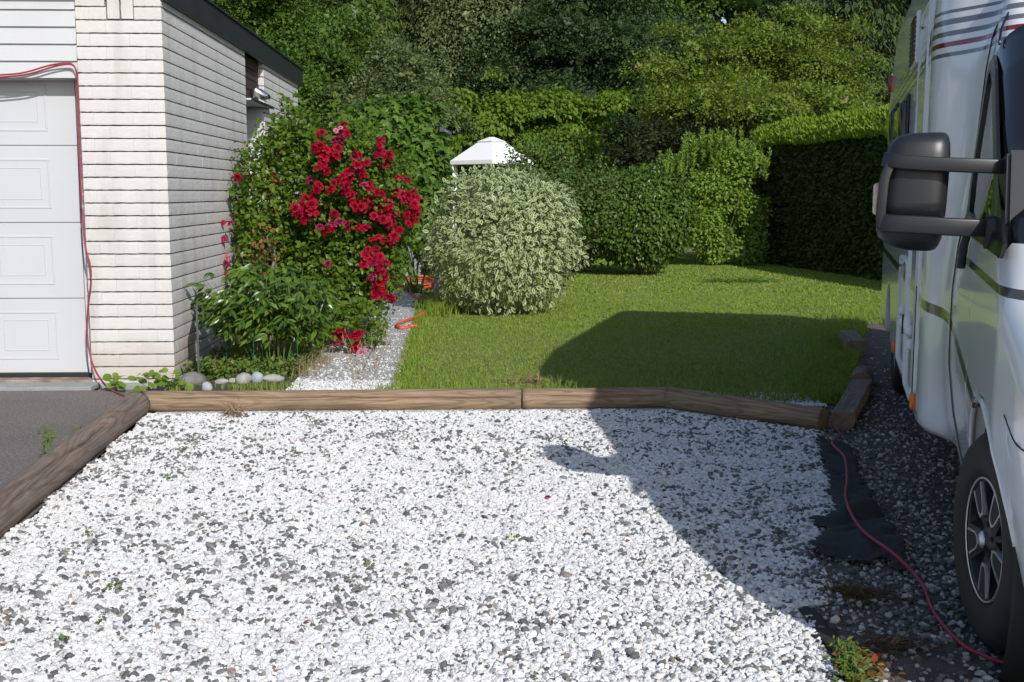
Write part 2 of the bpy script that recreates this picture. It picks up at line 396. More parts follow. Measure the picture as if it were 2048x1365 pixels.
sheet("ground", [(-400, -250), (400, -250), (400, 700), (-400, 700)], -.05, M['meadow'])
GX0 = lambda y: -2.20 + (7.79 - y) * .056                     # inner face of the near-left log
GRAVEL = [(GX0(7.79), 7.80), (1.36, 7.83), (2.20, 7.06)]
for px, py in ((1638, 885), (1652, 930), (1672, 975), (1662, 1003), (1688, 1042), (1622, 1046), (1660, 1082), (1618, 1098), (1648, 1140), (1668, 1190), (1604, 1216),
               (1640, 1258), (1664, 1300), (1668, 1338), (1700, 1380)):
    q = ground(px, py); GRAVEL.append((q.x, q.y))
GRAVEL += [(1.30, 2.9), (1.45, 1.2), (1.5, -6.0), (GX0(3) + .1, -6.0), (GX0(3.0), 3.0)]
sheet("asphalt", [(-14, -8), (-1.75, -8), (-1.83, 2.0), (-2.25, 7.9), (-2.32, 8.80), (-14, 8.80)], 0.0, M['asphalt'])
sheet("gravel_bed", [(-2.19, 7.9), (1.4, 7.98), (2.22, 7.10), (1.90, 6.1), (1.55, 5.2), (1.20, 4.0), (1.02, 3.0), (1.2, -7), (-1.70, -7), (-1.82, 2.0)], 0.0, M['gravel_base'])
sheet("driveway", [(.9, -7), (8, -7), (9, 20), (4.2, 20), (2.35, 7.4), (1.3, 7.4)], -.004, M['drive_soil'])
sheet("lawn", [(-.85, 8.0), (2.7, 8.0), (4.6, 14.0), (12, 14), (12, 48), (-10, 48), (-10, 16.3), (-1.3, 16.3), (-.85, 12)], 0.006, M['lawn_soil'])
sheet("planting_bed", [(-2.40, 8.05), (-.85, 8.05), (-.85, 12), (-1.3, 16.3), (-2.40, 16.3)], 0.002, M['soil'])

# ------------------------------------------------------------------ scattered stones (geometry nodes; the stone shapes are made inside the node group)
def stone_scatter(name, P, S, mt, kinds=7, rough=.75, flat=.7):
    me = bpy.data.meshes.new(name); me.vertices.add(len(P)); me.vertices.foreach_set("co", np.asarray(P, np.float32).ravel())
    n = len(P)
    a = me.attributes.new("rot", 'FLOAT_VECTOR', 'POINT'); rot = np.column_stack([R.normal(0, .28, n), R.normal(0, .28, n), R.uniform(0, 6.28, n)]); a.data.foreach_set("vector", rot.astype(np.float32).ravel())
    a = me.attributes.new("scl", 'FLOAT_VECTOR', 'POINT'); sc = np.column_stack([S * R.uniform(.85, 1.35, n), S * R.uniform(.7, 1.1, n), S * R.uniform(.5, .85, n) * flat / .7]); a.data.foreach_set("vector", sc.astype(np.float32).ravel())
    a = me.attributes.new("pick", 'INT', 'POINT'); a.data.foreach_set("value", R.integers(0, kinds, n).astype(np.int32))
    o = link(name, me); o["kind"] = "stuff"
    ng = bpy.data.node_groups.new(name + "_nodes", 'GeometryNodeTree')
    ng.interface.new_socket("Geometry", in_out='INPUT', socket_type='NodeSocketGeometry'); ng.interface.new_socket("Geometry", in_out='OUTPUT', socket_type='NodeSocketGeometry')
    N, L = ng.nodes, ng.links
    gi, go = N.new("NodeGroupInput"), N.new("NodeGroupOutput")
    join = N.new("GeometryNodeJoinGeometry")
    for k in range(kinds):
        ico = N.new("GeometryNodeMeshIcoSphere"); ico.inputs["Radius"].default_value = .5; ico.inputs["Subdivisions"].default_value = 2
        tx = N.new("ShaderNodeTexNoise"); tx.noise_dimensions = '4D'; tx.inputs["W"].default_value = k * 3.7 + len(P) % 13; tx.inputs["Scale"].default_value = 1.9; tx.inputs["Detail"].default_value = 2
        pos = N.new("GeometryNodeInputPosition"); L.new(pos.outputs[0], tx.inputs["Vector"])
        sub = N.new("ShaderNodeVectorMath"); sub.operation = 'SUBTRACT'; sub.inputs[1].default_value = (.5, .5, .5); L.new(tx.outputs["Color"], sub.inputs[0])
        scl = N.new("ShaderNodeVectorMath"); scl.operation = 'SCALE'; scl.inputs["Scale"].default_value = .95; L.new(sub.outputs[0], scl.inputs[0])
        sp = N.new("GeometryNodeSetPosition"); L.new(ico.outputs["Mesh"], sp.inputs["Geometry"]); L.new(scl.outputs[0], sp.inputs["Offset"])
        sm = N.new("GeometryNodeSetMaterial"); sm.inputs["Material"].default_value = mt; L.new(sp.outputs[0], sm.inputs["Geometry"])
        gt = N.new("GeometryNodeGeometryToInstance"); L.new(sm.outputs[0], gt.inputs[0]); L.new(gt.outputs[0], join.inputs[0])
    iop = N.new("GeometryNodeInstanceOnPoints"); iop.inputs["Pick Instance"].default_value = True
    L.new(gi.outputs[0], iop.inputs["Points"]); L.new(join.outputs[0], iop.inputs["Instance"])
    for nm, ty, sock in (("rot", 'FLOAT_VECTOR', "Rotation"), ("scl", 'FLOAT_VECTOR', "Scale"), ("pick", 'INT', "Instance Index")):
        na = N.new("GeometryNodeInputNamedAttribute"); na.data_type = ty; na.inputs["Name"].default_value = nm
        L.new(na.outputs["Attribute"], iop.inputs[sock])
    L.new(iop.outputs[0], go.inputs[0])
    md = o.modifiers.new("scatter", 'NODES'); md.node_group = ng
    me.materials.append(mt)
    return o

def in_poly(P, poly):
    x, y = P[:, 0], P[:, 1]; ins = np.zeros(len(P), bool); n = len(poly); j = n - 1
    for i in range(n):
        xi, yi = poly[i]; xj, yj = poly[j]
        c = ((yi > y) != (yj > y)) & (x < (xj - xi) * (y - yi) / (yj - yi + 1e-12) + xi); ins ^= c; j = i
    return ins

white_stone = stone_mat("white_gravel_stone", [(0, (.54, .54, .54)), (.3, (.68, .68, .68)), (.8, (.77, .77, .77)), (.93, (.73, .72, .69)), (1, (.60, .56, .51))], .7)
grey_stone = stone_mat("grey_gravel_stone", [(0, (.095, .097, .095)), (.5, (.145, .148, .143)), (.82, (.20, .20, .195)), (.93, (.30, .30, .29)), (.965, (.25, .21, .16)), (1, (.33, .25, .23))], .8)
drive_stone = stone_mat("driveway_stone", [(0, (.08, .08, .08)), (.4, (.17, .165, .16)), (.65, (.32, .31, .30)), (.88, (.55, .54, .53)), (1, (.32, .25, .21))], .8)

NG = 205000
P = np.column_stack([R.uniform(-2.3, 2.4, NG), 2.7 + (7.9 - 2.7) * R.random(NG) ** 1.0, np.zeros(NG)])
wob = np.column_stack([lump(P, 9, 1.0) * .035, lump(P, 9, 5.0) * .035, np.zeros(NG)])
P = P[in_poly(P + wob, GRAVEL)]
rank = lump(P, 2.3, 2.0) * .28 + lump(P, 13, 8.0) * .40 + R.normal(0, .55, len(P))
dark = rank > np.quantile(rank, .915)
P[:, 2] = R.uniform(-.002, .012, len(P)) + .006 * lump(P, 4, 3)
S = np.clip(R.lognormal(math.log(.0160), .32, len(P)), .009, .034)
stone_scatter("white_gravel", P[~dark], S[~dark], white_stone, 8)
Pd = P[dark]; Pd[:, 2] += .004
stone_scatter("grey_gravel", Pd, np.clip(R.lognormal(math.log(.0168), .34, len(Pd)), .010, .036), grey_stone, 7)
# driveway under and beside the camper: sparse stones in dirt
ND = 70000
P = np.column_stack([R.uniform(1.0, 4.6, ND), R.uniform(2.7, 13, ND), np.zeros(ND)])
bx = np.array([1.30 + (y - 3.4) * .31 if y < 6.8 else 2.36 + (y - 7.0) * .34 for y in P[:, 1]])
cover = lump(P, 3.5, 4.0) * .55 + lump(P, 9, 1.0) * .3 + R.normal(0, .35, ND)
keep = (~in_poly(P, GRAVEL)) & (P[:, 0] > bx - .25) & (cover > -.28) & (P[:, 1] < 7 + R.exponential(1.2, ND))
P = P[keep]; P[:, 2] = R.uniform(-.004, .006, len(P))
stone_scatter("driveway_stones", P, np.clip(R.lognormal(math.log(.016), .32, len(P)), .008, .032), drive_stone, 7)
# pebbles spilled beside the path and along the bed
NP = 16000
P = np.column_stack([R.uniform(-1.95, -.5, NP), 8.06 + R.exponential(1.6, NP), np.zeros(NP)])
keep = (P[:, 1] < 17.5) & (P[:, 0] > -1.42 - .55 * np.clip((8.75 - P[:, 1]) / .6, 0, 1) + .06 * lump(P, 6)) & (R.random(NP) < np.where(P[:, 1] < 9.0, .8, .10)) & (P[:, 0] < -.56 - (P[:, 1] - 8.3) * .0215) & (P[:, 0] > -1.40 - (P[:, 1] - 8.3) * .0215 - np.where(P[:, 1] < 8.8, .6, 0))
P = P[keep]; P[:, 2] = .030 + R.uniform(-.004, .004, len(P)); P[P[:, 0] < -1.40, 2] -= .022
stone_scatter("path_pebbles", P, R.uniform(.012, .022, len(P)), white_stone, 6)
NP = 2600
P = np.column_stack([R.uniform(1.2, 2.5, NP), R.uniform(7.9, 8.75, NP), np.full(NP, .012)])
P = P[(P[:, 1] > 8.62 - (P[:, 0] - 1.3) * .25 - .55 + .05 * lump(P, 8)) & (P[:, 1] < 8.62 - (P[:, 0] - 1.3) * .22 + .06 * lump(P, 7))]
stone_scatter("corner_pebbles", P, R.uniform(.014, .024, len(P)), white_stone, 6)

# ------------------------------------------------------------------ the brick garage
WX, WY = -2.36, 9.087
gar = thing("garage_building", "low flat-roofed garage of cream bricks with white door and black fascia", "building", (WX, WY, 0))
def gpart(name, me, parent=None, kind=None):
    o = link(name, me, parent or gar, kind=kind)
    if parent is None: o.matrix_parent_inverse = Matrix.Translation((-WX, -WY, 0))
    return o
RY0, RY1, WEND = 12.34, 13.42, 16.0                     # side door recess, far end of the side wall
PX0 = -3.005                                            # left edge of the brick pilaster
gpart("wall", box_mesh("wall", PX0 + .004, WX - .022, WY + .022, RY0 - .01, 0, 2.95, M['mortar']))
gpart("wall", box_mesh("wall", -3.4, WX - .022, RY1 + .01, WEND - .01, 0, 2.95, M['mortar']))
gpart("rear_wall", box_mesh("rear_wall", -9.0, -3.41, 9.6, WEND - .02, 0, 2.94, M['mortar']))
gpart("recess_back_wall", box_mesh("recess_back_wall", -3.4, WX - .32, RY0, RY1, 0, 2.94, M['brown_board']))

def brick_shape(seed):
    rg = np.random.default_rng(seed); nx, nz = 9, 5; L, Hh, D = .2985, .0885, .06
    V, F = [], []
    for j in range(nz):
        for i in range(nx):
            x = -L / 2 + L * i / (nx - 1); z = -Hh / 2 + Hh * j / (nz - 1)
            edge = j in (0, nz - 1)
            V.append((x, (.0015 if edge else rg.uniform(-.0016, .0004)) - .002 * (1 - j / (nz - 1)), z + (rg.uniform(-.0016, .0016) if j in (0, nz - 1) else 0)))
    for j in range(nz - 1):
        for i in range(nx - 1):
            a = j * nx + i; F.append((a, a + 1, a + nx + 1, a + nx))
    base = len(V)
    ring = [i for i in range(nx)] + [j * nx + nx - 1 for j in range(1, nz)] + [(nz - 1) * nx + i for i in range(nx - 2, -1, -1)] + [j * nx for j in range(nz - 2, 0, -1)]
    for r in ring: V.append((V[r][0], D, V[r][2]))
    for k in range(len(ring)):
        a, c = ring[k], ring[(k + 1) % len(ring)]; F.append((c, a, base + k, base + (k + 1) % len(ring)))
    return py_mesh("brick", V, F, M['brick'])
BR = [brick_shape(s) for s in range(8)]
bricks = []                                            # (centre, angle, x-scale)
for c in range(31):
    z = -.055 + .0988 * c + .046
    off = 0 if c % 2 else .5
    # front pilaster
    top_gap = z > 2.83
    edges = [PX0, PX0 + (.10 if c % 2 else .22), PX0 + (.40 if c % 2 else .52), WX]
    for a, d in zip(edges[:-1], edges[1:]):
        segs = [(a, d)]
        if top_gap: segs = [(a, min(d, -2.775)), (max(a, -2.565), d)]                 # two bricks stand on end between
        for a_, d_ in segs:
            if d_ - a_ > .02: bricks.append(((a_ + d_) / 2, WY, z, 0.0, (d_ - a_ - .0012) / .2985))
    # side wall, both lengths
    for s0, s1 in ((WY, RY0), (RY1, WEND)):
        y = s0; first = .12 if (c % 2) else .295
        k = 0
        while y < s1 - .02:
            l = min(first if k == 0 else .2995, s1 - y); k += 1
            bricks.append((WX, y + l / 2, z, math.pi / 2, (l - .0012) / .2985)); y += l
    # return of the far recess side, facing the camera
    bricks.append((WX - .17, RY1, z, 0.0, .33 / .2985))
for i, bx_ in enumerate((-2.72, -2.617)): bricks.append((bx_, WY, 2.965, ('v',), 1.0))
bricks.sort(key=lambda q: q[1] + (0 if q[3] == 0.0 or isinstance(q[3], tuple) else .3))
rest_V, rest_F = [], []; nv = 0
bco = [np.array([v.co[:] for v in me.vertices]) for me in BR]; bfa = [[tuple(p.vertices) for p in me.polygons] for me in BR]
for i, (x, y, z, ang, sx) in enumerate(bricks):
    k = random.randrange(8); push = random.uniform(-.0006, .0006)
    vert = isinstance(ang, tuple)
    if i < 296:
        o = link("brick", BR[k], gar)
        if vert: o.rotation_euler = (0, math.pi / 2, 0); o.location = (x - WX, y - WY, z)
        else: o.rotation_euler = (0, 0, ang); o.location = (x - WX + (push if ang else 0), y - WY + (0 if ang else push), z)
        o.scale = (sx, 1, 1)
    else:
        v = bco[k] * np.array([sx, 1, 1]); ca, sa = math.cos(ang), math.sin(ang)
        v = np.column_stack([v[:, 0] * ca - v[:, 1] * sa + x - WX, v[:, 0] * sa + v[:, 1] * ca + y - WY, v[:, 2] + z])
        rest_V.append(v); rest_F += [tuple(a + nv for a in f) for f in bfa[k]]; nv += len(v)
o = link("brickwork", py_mesh("brickwork", np.vstack(rest_V), rest_F, M['brick']), gar, kind="stuff")
# boards above the door, slightly lapped
for k in range(5):
    z0 = 2.375 + k * .128
    V = [(-8.9, 9.105, z0), (PX0 - .012, 9.105, z0), (PX0 - .012, 9.125, z0 + .130), (-8.9, 9.125, z0 + .130), (-8.9, 9.15, z0), (PX0 - .012, 9.15, z0), (PX0 - .012, 9.15, z0 + .130), (-8.9, 9.15, z0 + .130)]
    gpart("cladding_board", py_mesh("cladding_board", V, [(0, 1, 2, 3), (5, 4, 7, 6), (4, 5, 1, 0), (1, 5, 6, 2), (2, 6, 7, 3), (4, 0, 3, 7)], M['white_paint']))
gpart("lintel", box_mesh("lintel", -8.9, PX0 - .004, 9.15, 9.5, 2.372, 2.95, M['white_paint']))
gpart("jamb", box_mesh("jamb", PX0 - .095, PX0 - .002, 9.29, 9.55, 0.0, 2.37, M['white_paint']))
# sectional door
gd = gpart("garage_door", box_mesh("garage_door", -5.6, PX0 - .10, 9.335, 9.36, .06, 2.46, M['door_white']))
gd_inv = Matrix.Identity(4)
def frame_ridge(V, F, x0, x1, z0, z1, w, y, h):
    for (a, b_, c, d) in ((x0, x1, z0, z0 + w), (x0, x1, z1 - w, z1), (x0, x0 + w, z0 + w, z1 - w), (x1 - w, x1, z0 + w, z1 - w)):
        n = len(V); e = .004
        V += [(a, y, c), (b_, y, c), (b_, y, d), (a, y, d), (a + e, y - h, c + e), (b_ - e, y - h, c + e), (b_ - e, y - h, d - e), (a + e, y - h, d - e)]
        F += [(n + 4, n + 5, n + 6, n + 7), (n, n + 1, n + 5, n + 4), (n + 1, n + 2, n + 6, n + 5), (n + 2, n + 3, n + 7, n + 6), (n + 3, n, n + 4, n + 7)]
for k, (z0, z1) in enumerate(((.065, .662), (.668, 1.266), (1.272, 1.87), (1.876, 2.46))):
    V = [(-5.58, 9.30, z0), (PX0 - .105, 9.30, z0), (PX0 - .105, 9.30, z1), (-5.58, 9.30, z1), (-5.58, 9.333, z0), (PX0 - .105, 9.333, z0), (PX0 - .105, 9.333, z1), (-5.58, 9.333, z1)]
    F = [(0, 1, 2, 3), (0, 4, 5, 1), (1, 5, 6, 2), (2, 6, 7, 3), (3, 7, 4, 0)]
    for q in range(4):
        xr = -3.33 - q * .585
        frame_ridge(V, F, xr - .50, xr, z0 + .105, z1 - .10, .020, 9.30, .0045)
        frame_ridge(V, F, xr - .43, xr - .07, z0 + .175, z1 - .17, .010, 9.30, .003)
    o = link("door_section", py_mesh("door_section", V, F, M['door_white']), gd)
gpart("bottom_seal", box_mesh("bottom_seal", -5.6, PX0 - .02, 9.27, 9.335, .012, .062, M['rubber'], .006))
gpart("threshold", box_mesh("threshold", -5.6, PX0 - .005, 9.12, 9.265, -.01, .030, M['threshold'], .004))
gpart("door_step", box_mesh("door_step", -5.6, PX0 + .06, 8.86, 9.083, -.02, .018, M['concrete'], .006))
gpart("foundation", box_mesh("foundation", PX0 + .07, WX + .012, 9.03, 9.083, -.04, .012, M['concrete'], .006))
# roof, fascia
gpart("roof", box_mesh("roof", -9.0, WX + .0, WY - .05, WEND + .18, 3.015, 3.10, M['roof_felt']))
FI = [("fascia", (WX + .002, WX + .045, WY - .02, WEND + .22, 2.955, 3.165)), ("fascia", (-9.0, WX + .001, WY - .10, WY - .055, 3.02, 3.165))]
for nm, bx_ in FI: gpart(nm, box_mesh(nm, *bx_, M['black_metal'], .004))
gpart("drip_edge", box_mesh("drip_edge", WX + .003, WX + .062, WY - .11, WEND + .23, 3.167, 3.185, M['black_metal'], .004))
# side door in the recess
sd = gpart("side_door", box_mesh("side_door", WX - .31, WX - .27, RY0 + .01, RY1 - .01, .06, 2.46, M['door_grey'], .003))
for y0, y1, z0, z1 in ((RY0 + .01, RY0 + .09, .06, 2.46), (RY1 - .09, RY1 - .01, .06, 2.46), (RY0 + .092, RY1 - .092, 2.37, 2.46)):
    o = link("door_frame", box_mesh("door_frame", WX - .265, WX - .20, y0, y1, z0, z1, M['white_paint'], .004), sd)
o = link("door_pane", box_mesh("door_pane", WX - .268, WX - .262, RY0 + .30, RY1 - .30, 1.0, 2.2, M['window_glass']), sd)
gpart("door_lining", box_mesh("door_lining", WX - .262, WX - .015, RY1 - .022, RY1 - .004, .02, 2.46, M['white_paint'], .002))
for k in range(4):
    gpart("brown_board", box_mesh("brown_board", WX - .11, WX - .06 + (.004 if k % 2 else 0), RY0 + .004, RY1 - .004, 2.50 + k * .117, 2.50 + k * .117 + .110, M['brown_board'], .006))
gpart("door_canopy", box_mesh("door_canopy", WX - .20, WX + .05, RY0 + .02, RY1 + .26, 2.468, 2.488, M['white_paint'], .004))
gpart("canopy_edge", box_mesh("canopy_edge", WX + .052, WX + .064, RY0 + .02, RY1 + .27, 2.462, 2.494, M['black_metal'], .002))
# twin spotlight fixed to the brown boards
sl = thing("wall_spotlight", "twin steel spotlight fixed on the dark brown boards above the side door", "lamp", (WX - .05, 12.95, 2.58))
link("bracket", lathe_mesh("bracket", [(0, .05), (.05, .05), (.055, .04), (.055, 0), (0, 0)], M['steel'], 24), sl)
for ry, yy in ((.35, -.11), (-.5, .13)):
    hd = link("lamp_head", lathe_mesh("lamp_head", [(0, -.075), (.040, -.075), (.048, -.06), (.048, .065), (.044, .072), (.044, .06), (0, .055)], M['steel'], 28), sl)
    hd.location = (.10, yy, -.005); hd.rotation_euler = (0, .55, ry)
link("arm", tube_mesh("arm", [(.05, -.09, 0), (.06, 0, .01), (.06, .1, 0)], .012, M['steel']), sl)

# ------------------------------------------------------------------ log edging
def log(name, label, p0, p1, r, mt, seed, crack=None, flat=0.0, z=None, ends=None):
    p0, p1 = Vector((*p0, 0)), Vector((*p1, 0)); L = (p1 - p0).length; rg = np.random.default_rng(seed)
    nl, na = max(12, int(L / .035)), 84
    i = np.arange(nl + 1)[:, None]; a = (np.arange(na) * 2 * math.pi / na)[None, :]
    x = np.broadcast_to(L * i / nl, (nl + 1, na)).copy()
    rr = r * (1 + .03 * np.sin(x * 1.7 + seed) + .02 * np.sin(2 * a + seed + x * .6)) + rg.normal(0, .0006, (nl + 1, na))
    for ca, wob_, dep, x0, x1 in (crack or []):
        c = ca + wob_ * np.sin(x * 2.1 + seed) + .05 * np.sin(x * 9 + seed * 2) + .02 * np.sin(x * 31)
        d = np.abs((a - c + math.pi) % (2 * math.pi) - math.pi)
        env = np.clip((x - x0) / .15, 0, 1) * np.clip((x1 - x) / .15, 0, 1)
        rr -= dep * env * np.exp(-(d / .085) ** 2)
    y = rr * np.cos(a); zz = rr * np.sin(a)
    if flat: zz = np.minimum(zz, flat * r)
    # rounded arris at both ends
    V = np.stack([x, y, zz], -1).reshape(-1, 3); V = np.vstack([V, [[-.004, 0, 0], [L + .004, 0, 0]]])
    F, fm = [], []
    for ii in range(nl):
        for k in range(na):
            F.append((ii * na + k, (ii + 1) * na + k, (ii + 1) * na + (k + 1) % na, ii * na + (k + 1) % na)); fm.append(0)
    c0, c1 = (nl + 1) * na, (nl + 1) * na + 1
    for k in range(na):
        F.append((c0, k, (k + 1) % na)); F.append((c1, nl * na + (k + 1) % na, nl * na + k)); fm += [1, 1]
    me = py_mesh(name, V, F, [mt, M['log_end']], fm, smooth=True)
    for p in me.polygons:
        if p.material_index == 1: p.use_smooth = False
    o = link(name, me); o.location = (p0.x, p0.y, (r * .86 if z is None else z)); o.rotation_euler = (0, 0, math.atan2(p1.y - p0.y, p1.x - p0.x))
    return tag(o, label, "log", "log edging of the gravel bed")
C = 4.2                                                  # crack on the side facing the camera (angle round the log)
log("edging_log", "long tan log along the back of the gravel, split by a dark crack", (-2.27, 7.945), (.335, 7.955), .075, M['log_tan'], 3, [(2.72, .10, .030, .1, 2.6), (3.0, .08, .014, .8, 2.3)])
log("edging_log", "short tan log between the long back log and the angled log", (.345, 7.955), (1.375, 7.965), .075, M['log_tan'], 5, [(2.75, .06, .024, 0, 1.0)])
log("edging_log", "tan log angled toward the camper, its cut end showing", (1.385, 7.955), (2.235, 7.14), .077, M['log_tan'], 8, [(2.8, .1, .012, .1, .9)])
log("edging_log", "log with a sawn flat top leaning beside the dark grass near the camper", (2.36, 7.14), (2.93, 8.45), .080, M['log_grey'], 11, None, flat=.55)
log("edging_log", "mossy dark log end half sunk in the long grass by the camper", (2.98, 8.62), (3.12, 9.0), .085, M['log_grey'], 15, None, z=.05)
log("edging_log", "far log piece lying under the camper side by the shaded lawn", (3.52, 10.35), (3.72, 11.2), .10, M['log_grey'], 17, None, flat=.7)
log("edging_log", "thick grey weathered log between the asphalt and the white gravel", (-2.292, 7.80), (-2.0, 2.6), .089, M['log_grey'], 21, [(1.0, .22, .030, .9, 5.2), (.55, .1, .012, 2.0, 4.4)], z=.070)

# ------------------------------------------------------------------ path of pebble slabs
path = thing("path", None, None, (-1.0, 8.1, 0)); path["kind"] = "structure"
slab_me = []
for s in range(4):
    bm = bmesh.new(); bmesh.ops.create_cube(bm, size=1)
    for v in bm.verts: v.co = Vector((v.co.x * .486, v.co.y * .486, v.co.z * .05))
    bmesh.ops.bevel(bm, geom=bm.edges[:], offset=.006, segments=1, affect='EDGES'); slab_me.append(bm_mesh("slab", bm, M['slab']))
for k in range(28):
    for side in (0, 1):
        y = 8.33 + k * .5; cx = -.90 - (y - 8.3) * .0215
        o = link("slab", slab_me[(k * 2 + side) % 4], path)
        if side: o.scale = (.62, 1, 1)
        o.location = (cx + (.155 if side else -.25) + 1.0 + random.uniform(-.003, .003), y - 8.1, .003 + random.uniform(-.003, .003))
        o.rotation_euler = (random.uniform(-.006, .006), random.uniform(-.006, .006), .0215 + math.pi * random.randrange(2) + random.uniform(-.006, .006))

# ------------------------------------------------------------------ red cable, orange hose
pts = [spot(-40, 158, 9.05), spot(50, 150, 9.05), spot(110, 133, 9.05), spot(140, 129, 9.05), spot(151, 138, 9.04), spot(155, 165, 9.05), spot(157, 240, 9.06), spot(160, 320, 9.06), spot(164, 420, 9.05), spot(170, 490, 9.03),
       spot(180, 530, 9.02), spot(182, 565, 9.02), spot(177, 605, 9.03), spot(174, 655, 9.04), spot(178, 700, 9.02), spot(190, 740, 8.96)]
pts += [ground(214, 774, .02), ground(245, 790, .012), ground(268, 798, .012), Vector((-2.33, 8.12, .012))]
pts += [Vector((x, 8.085 + .02 * math.sin(x * 4), .014)) for x in np.linspace(-1.9, 1.3, 8)] + [Vector((1.75, 7.80, .014)), Vector((2.12, 7.40, .012)), Vector((2.30, 7.05, .012))]
pts += [ground(px, py, .062) for px, py in ((1664, 886), (1688, 914), (1694, 955), (1692, 1000), (1722, 1058), (1790, 1110))] + [ground(px, py, .02) for px, py in ((1842, 1165), (1868, 1225), (1915, 1280), (1960, 1308), (2060, 1335))] + [Vector((2.3, 3.2, .012))]
cab = link("power_cable", tube_mesh("power_cable", catmull(pts, 6), .0072, M['red_cable'], 8))
tag(cab, "red power cable hanging down the garage wall and running on past the logs", "cable")
pts = [spot(-40, 152, 9.06), spot(40, 147, 9.06), spot(100, 131, 9.06), spot(138, 127, 9.06), spot(149, 133, 9.055)]
o = link("looped_strand", tube_mesh("looped_strand", catmull(pts, 6), .0065, M['red_cable'], 8), cab)
hz = thing("garden_hose", "orange garden hose piled in loops across the path under the rose", "hose", (-1.0, 18.0, 0))
rg = random.Random(4); pts = []
for k in range(26):
    a = k * 1.15; rx = .42 + .12 * rg.random()
    pts.append(Vector((rx * math.cos(a) + .05, 1.0 * math.sin(a) * (.8 + .3 * rg.random()) + .4, .04 + .0035 * k)))
link("hose_coil", tube_mesh("hose_coil", catmull(pts, 6), .013, M['orange_hose'], 8), hz)
pts = [Vector((-.03, -.3, .05)), Vector((.10, -1.2, .045)), Vector((.25, -2.0, .045)), Vector((.42, -2.8, .05)), Vector((.5, -3.2, .06))]
link("hose_end", tube_mesh("hose_end", catmull(pts, 6), .013, M['orange_hose'], 8), hz)
h2 = thing("garden_hose", "short bent orange hose piece with coupling on the path edge by the grass", "hose", tuple(ground(820, 640)))
q = [ground(852, 622, .045) - h2.location, ground(838, 632, .045) - h2.location, ground(805, 645, .045) - h2.location, ground(793, 651, .045) - h2.location, ground(800, 656, .045) - h2.location, ground(818, 655, .045) - h2.location]
link("hose_tube", tube_mesh("hose_tube", catmull(q, 6), .018, M['orange_hose'], 8), h2)
o = link("coupling", lathe_mesh("coupling", [(0, -.05), (.02, -.05), (.026, -.03), (.026, .0), (.019, .01), (.026, .03), (.022, .05), (0, .05)], M['orange_hose'], 14), h2)
o.location = ground(826, 653, .045) - h2.location

# ------------------------------------------------------------------ landscape fabric
def fabric(name, label, px, seed, zs=.02):
    pl = [ground(a, b_) for a, b_ in px]; poly = [(p.x, p.y) for p in pl]
    x0, x1 = min(p[0] for p in poly), max(p[0] for p in poly); y0, y1 = min(p[1] for p in poly), max(p[1] for p in poly)
    st = .022; nx, ny = int((x1 - x0) / st) + 2, int((y1 - y0) / st) + 2
    gx, gy = np.meshgrid(x0 + np.arange(nx) * st, y0 + np.arange(ny) * st); PP = np.column_stack([gx.ravel(), gy.ravel(), np.zeros(gx.size)])
    ins = in_poly(PP + np.column_stack([lump(PP, 40, seed) * .012, lump(PP, 37, seed + 2) * .012, PP[:, 2]]), poly)
    z = .008 + zs * (np.abs(lump(PP, 9, seed)) + .5 * np.abs(lump(PP, 21, seed + 3)))
    V = np.column_stack([PP[:, 0], PP[:, 1], z]); F = []
    for j in range(ny - 1):
        for i in range(nx - 1):
            q = (j * nx + i, j * nx + i + 1, (j + 1) * nx + i + 1, (j + 1) * nx + i)
            if all(ins[list(q)]): F.append(q)
    o = link(name, py_mesh(name, V, F, M['fabric'], smooth=True)); md = o.modifiers.new("thick", 'SOLIDIFY'); md.thickness = .003
    return tag(o, label, "fabric")
fabric("landscape_fabric", "torn black weed fabric uncovered between the gravel and the front wheel", [(1626, 880), (1650, 885), (1705, 905), (1732, 975), (1768, 1035), (1812, 1100), (1818, 1150), (1790, 1160), (1768, 1128), (1722, 1140), (1680, 1128), (1640, 1122), (1606, 1108), (1650, 1070), (1612, 1046), (1670, 1040), (1648, 1003), (1655, 975), (1640, 930)], 3, .05)
fabric("landscape_fabric", "dark fabric strip showing at the gravel edge beside the green weed", [(1590, 1222), (1612, 1216), (1660, 1246), (1700, 1290), (1690, 1330), (1700, 1380), (1650, 1390), (1640, 1300)], 9, .012)

# ------------------------------------------------------------------ camper (local frame: x inward, y backwards, z up; origin under the front left wheel)
CA = math.radians(17.7)
camper = thing("camper_van", "large white motorhome with grey and red stripes parked beside the gravel", "motorhome", (1.58, 3.67, 0), -CA)
HW = 1.13                                                     # half width
CABF = [(.30, .16), (.45, .125), (.6, .10), (.8, .08), (1.1, .082), (1.3, .10), (1.42, .128), (1.7, .155), (2.0, .185), (2.15, .21), (2.45, .36), (3.0, .6)]
COAF = [(.30, .02), (.42, .0), (2.2, .0), (2.6, .03), (3.0, .06)]
def itp(t, z): return float(np.interp(z, [a for a, _ in t], [b_ for _, b_ in t]))
MIX = [(1.15, 1.0), (1.25, .96), (1.36, .82), (1.46, .52), (1.55, .20), (1.62, .06), (1.70, 0)]
NOSE = [(-1.16, .62), (-1.12, .46), (-1.04, .30), (-.9, .18), (-.75, .09), (-.55, .035), (-.3, .0)]
def surf(ly, z):
    m_ = itp(MIX, ly); v = itp(CABF, z) * m_ + itp(COAF, z) * (1 - m_)
    return v + (itp(NOSE, ly) if ly < -.3 else 0.0)
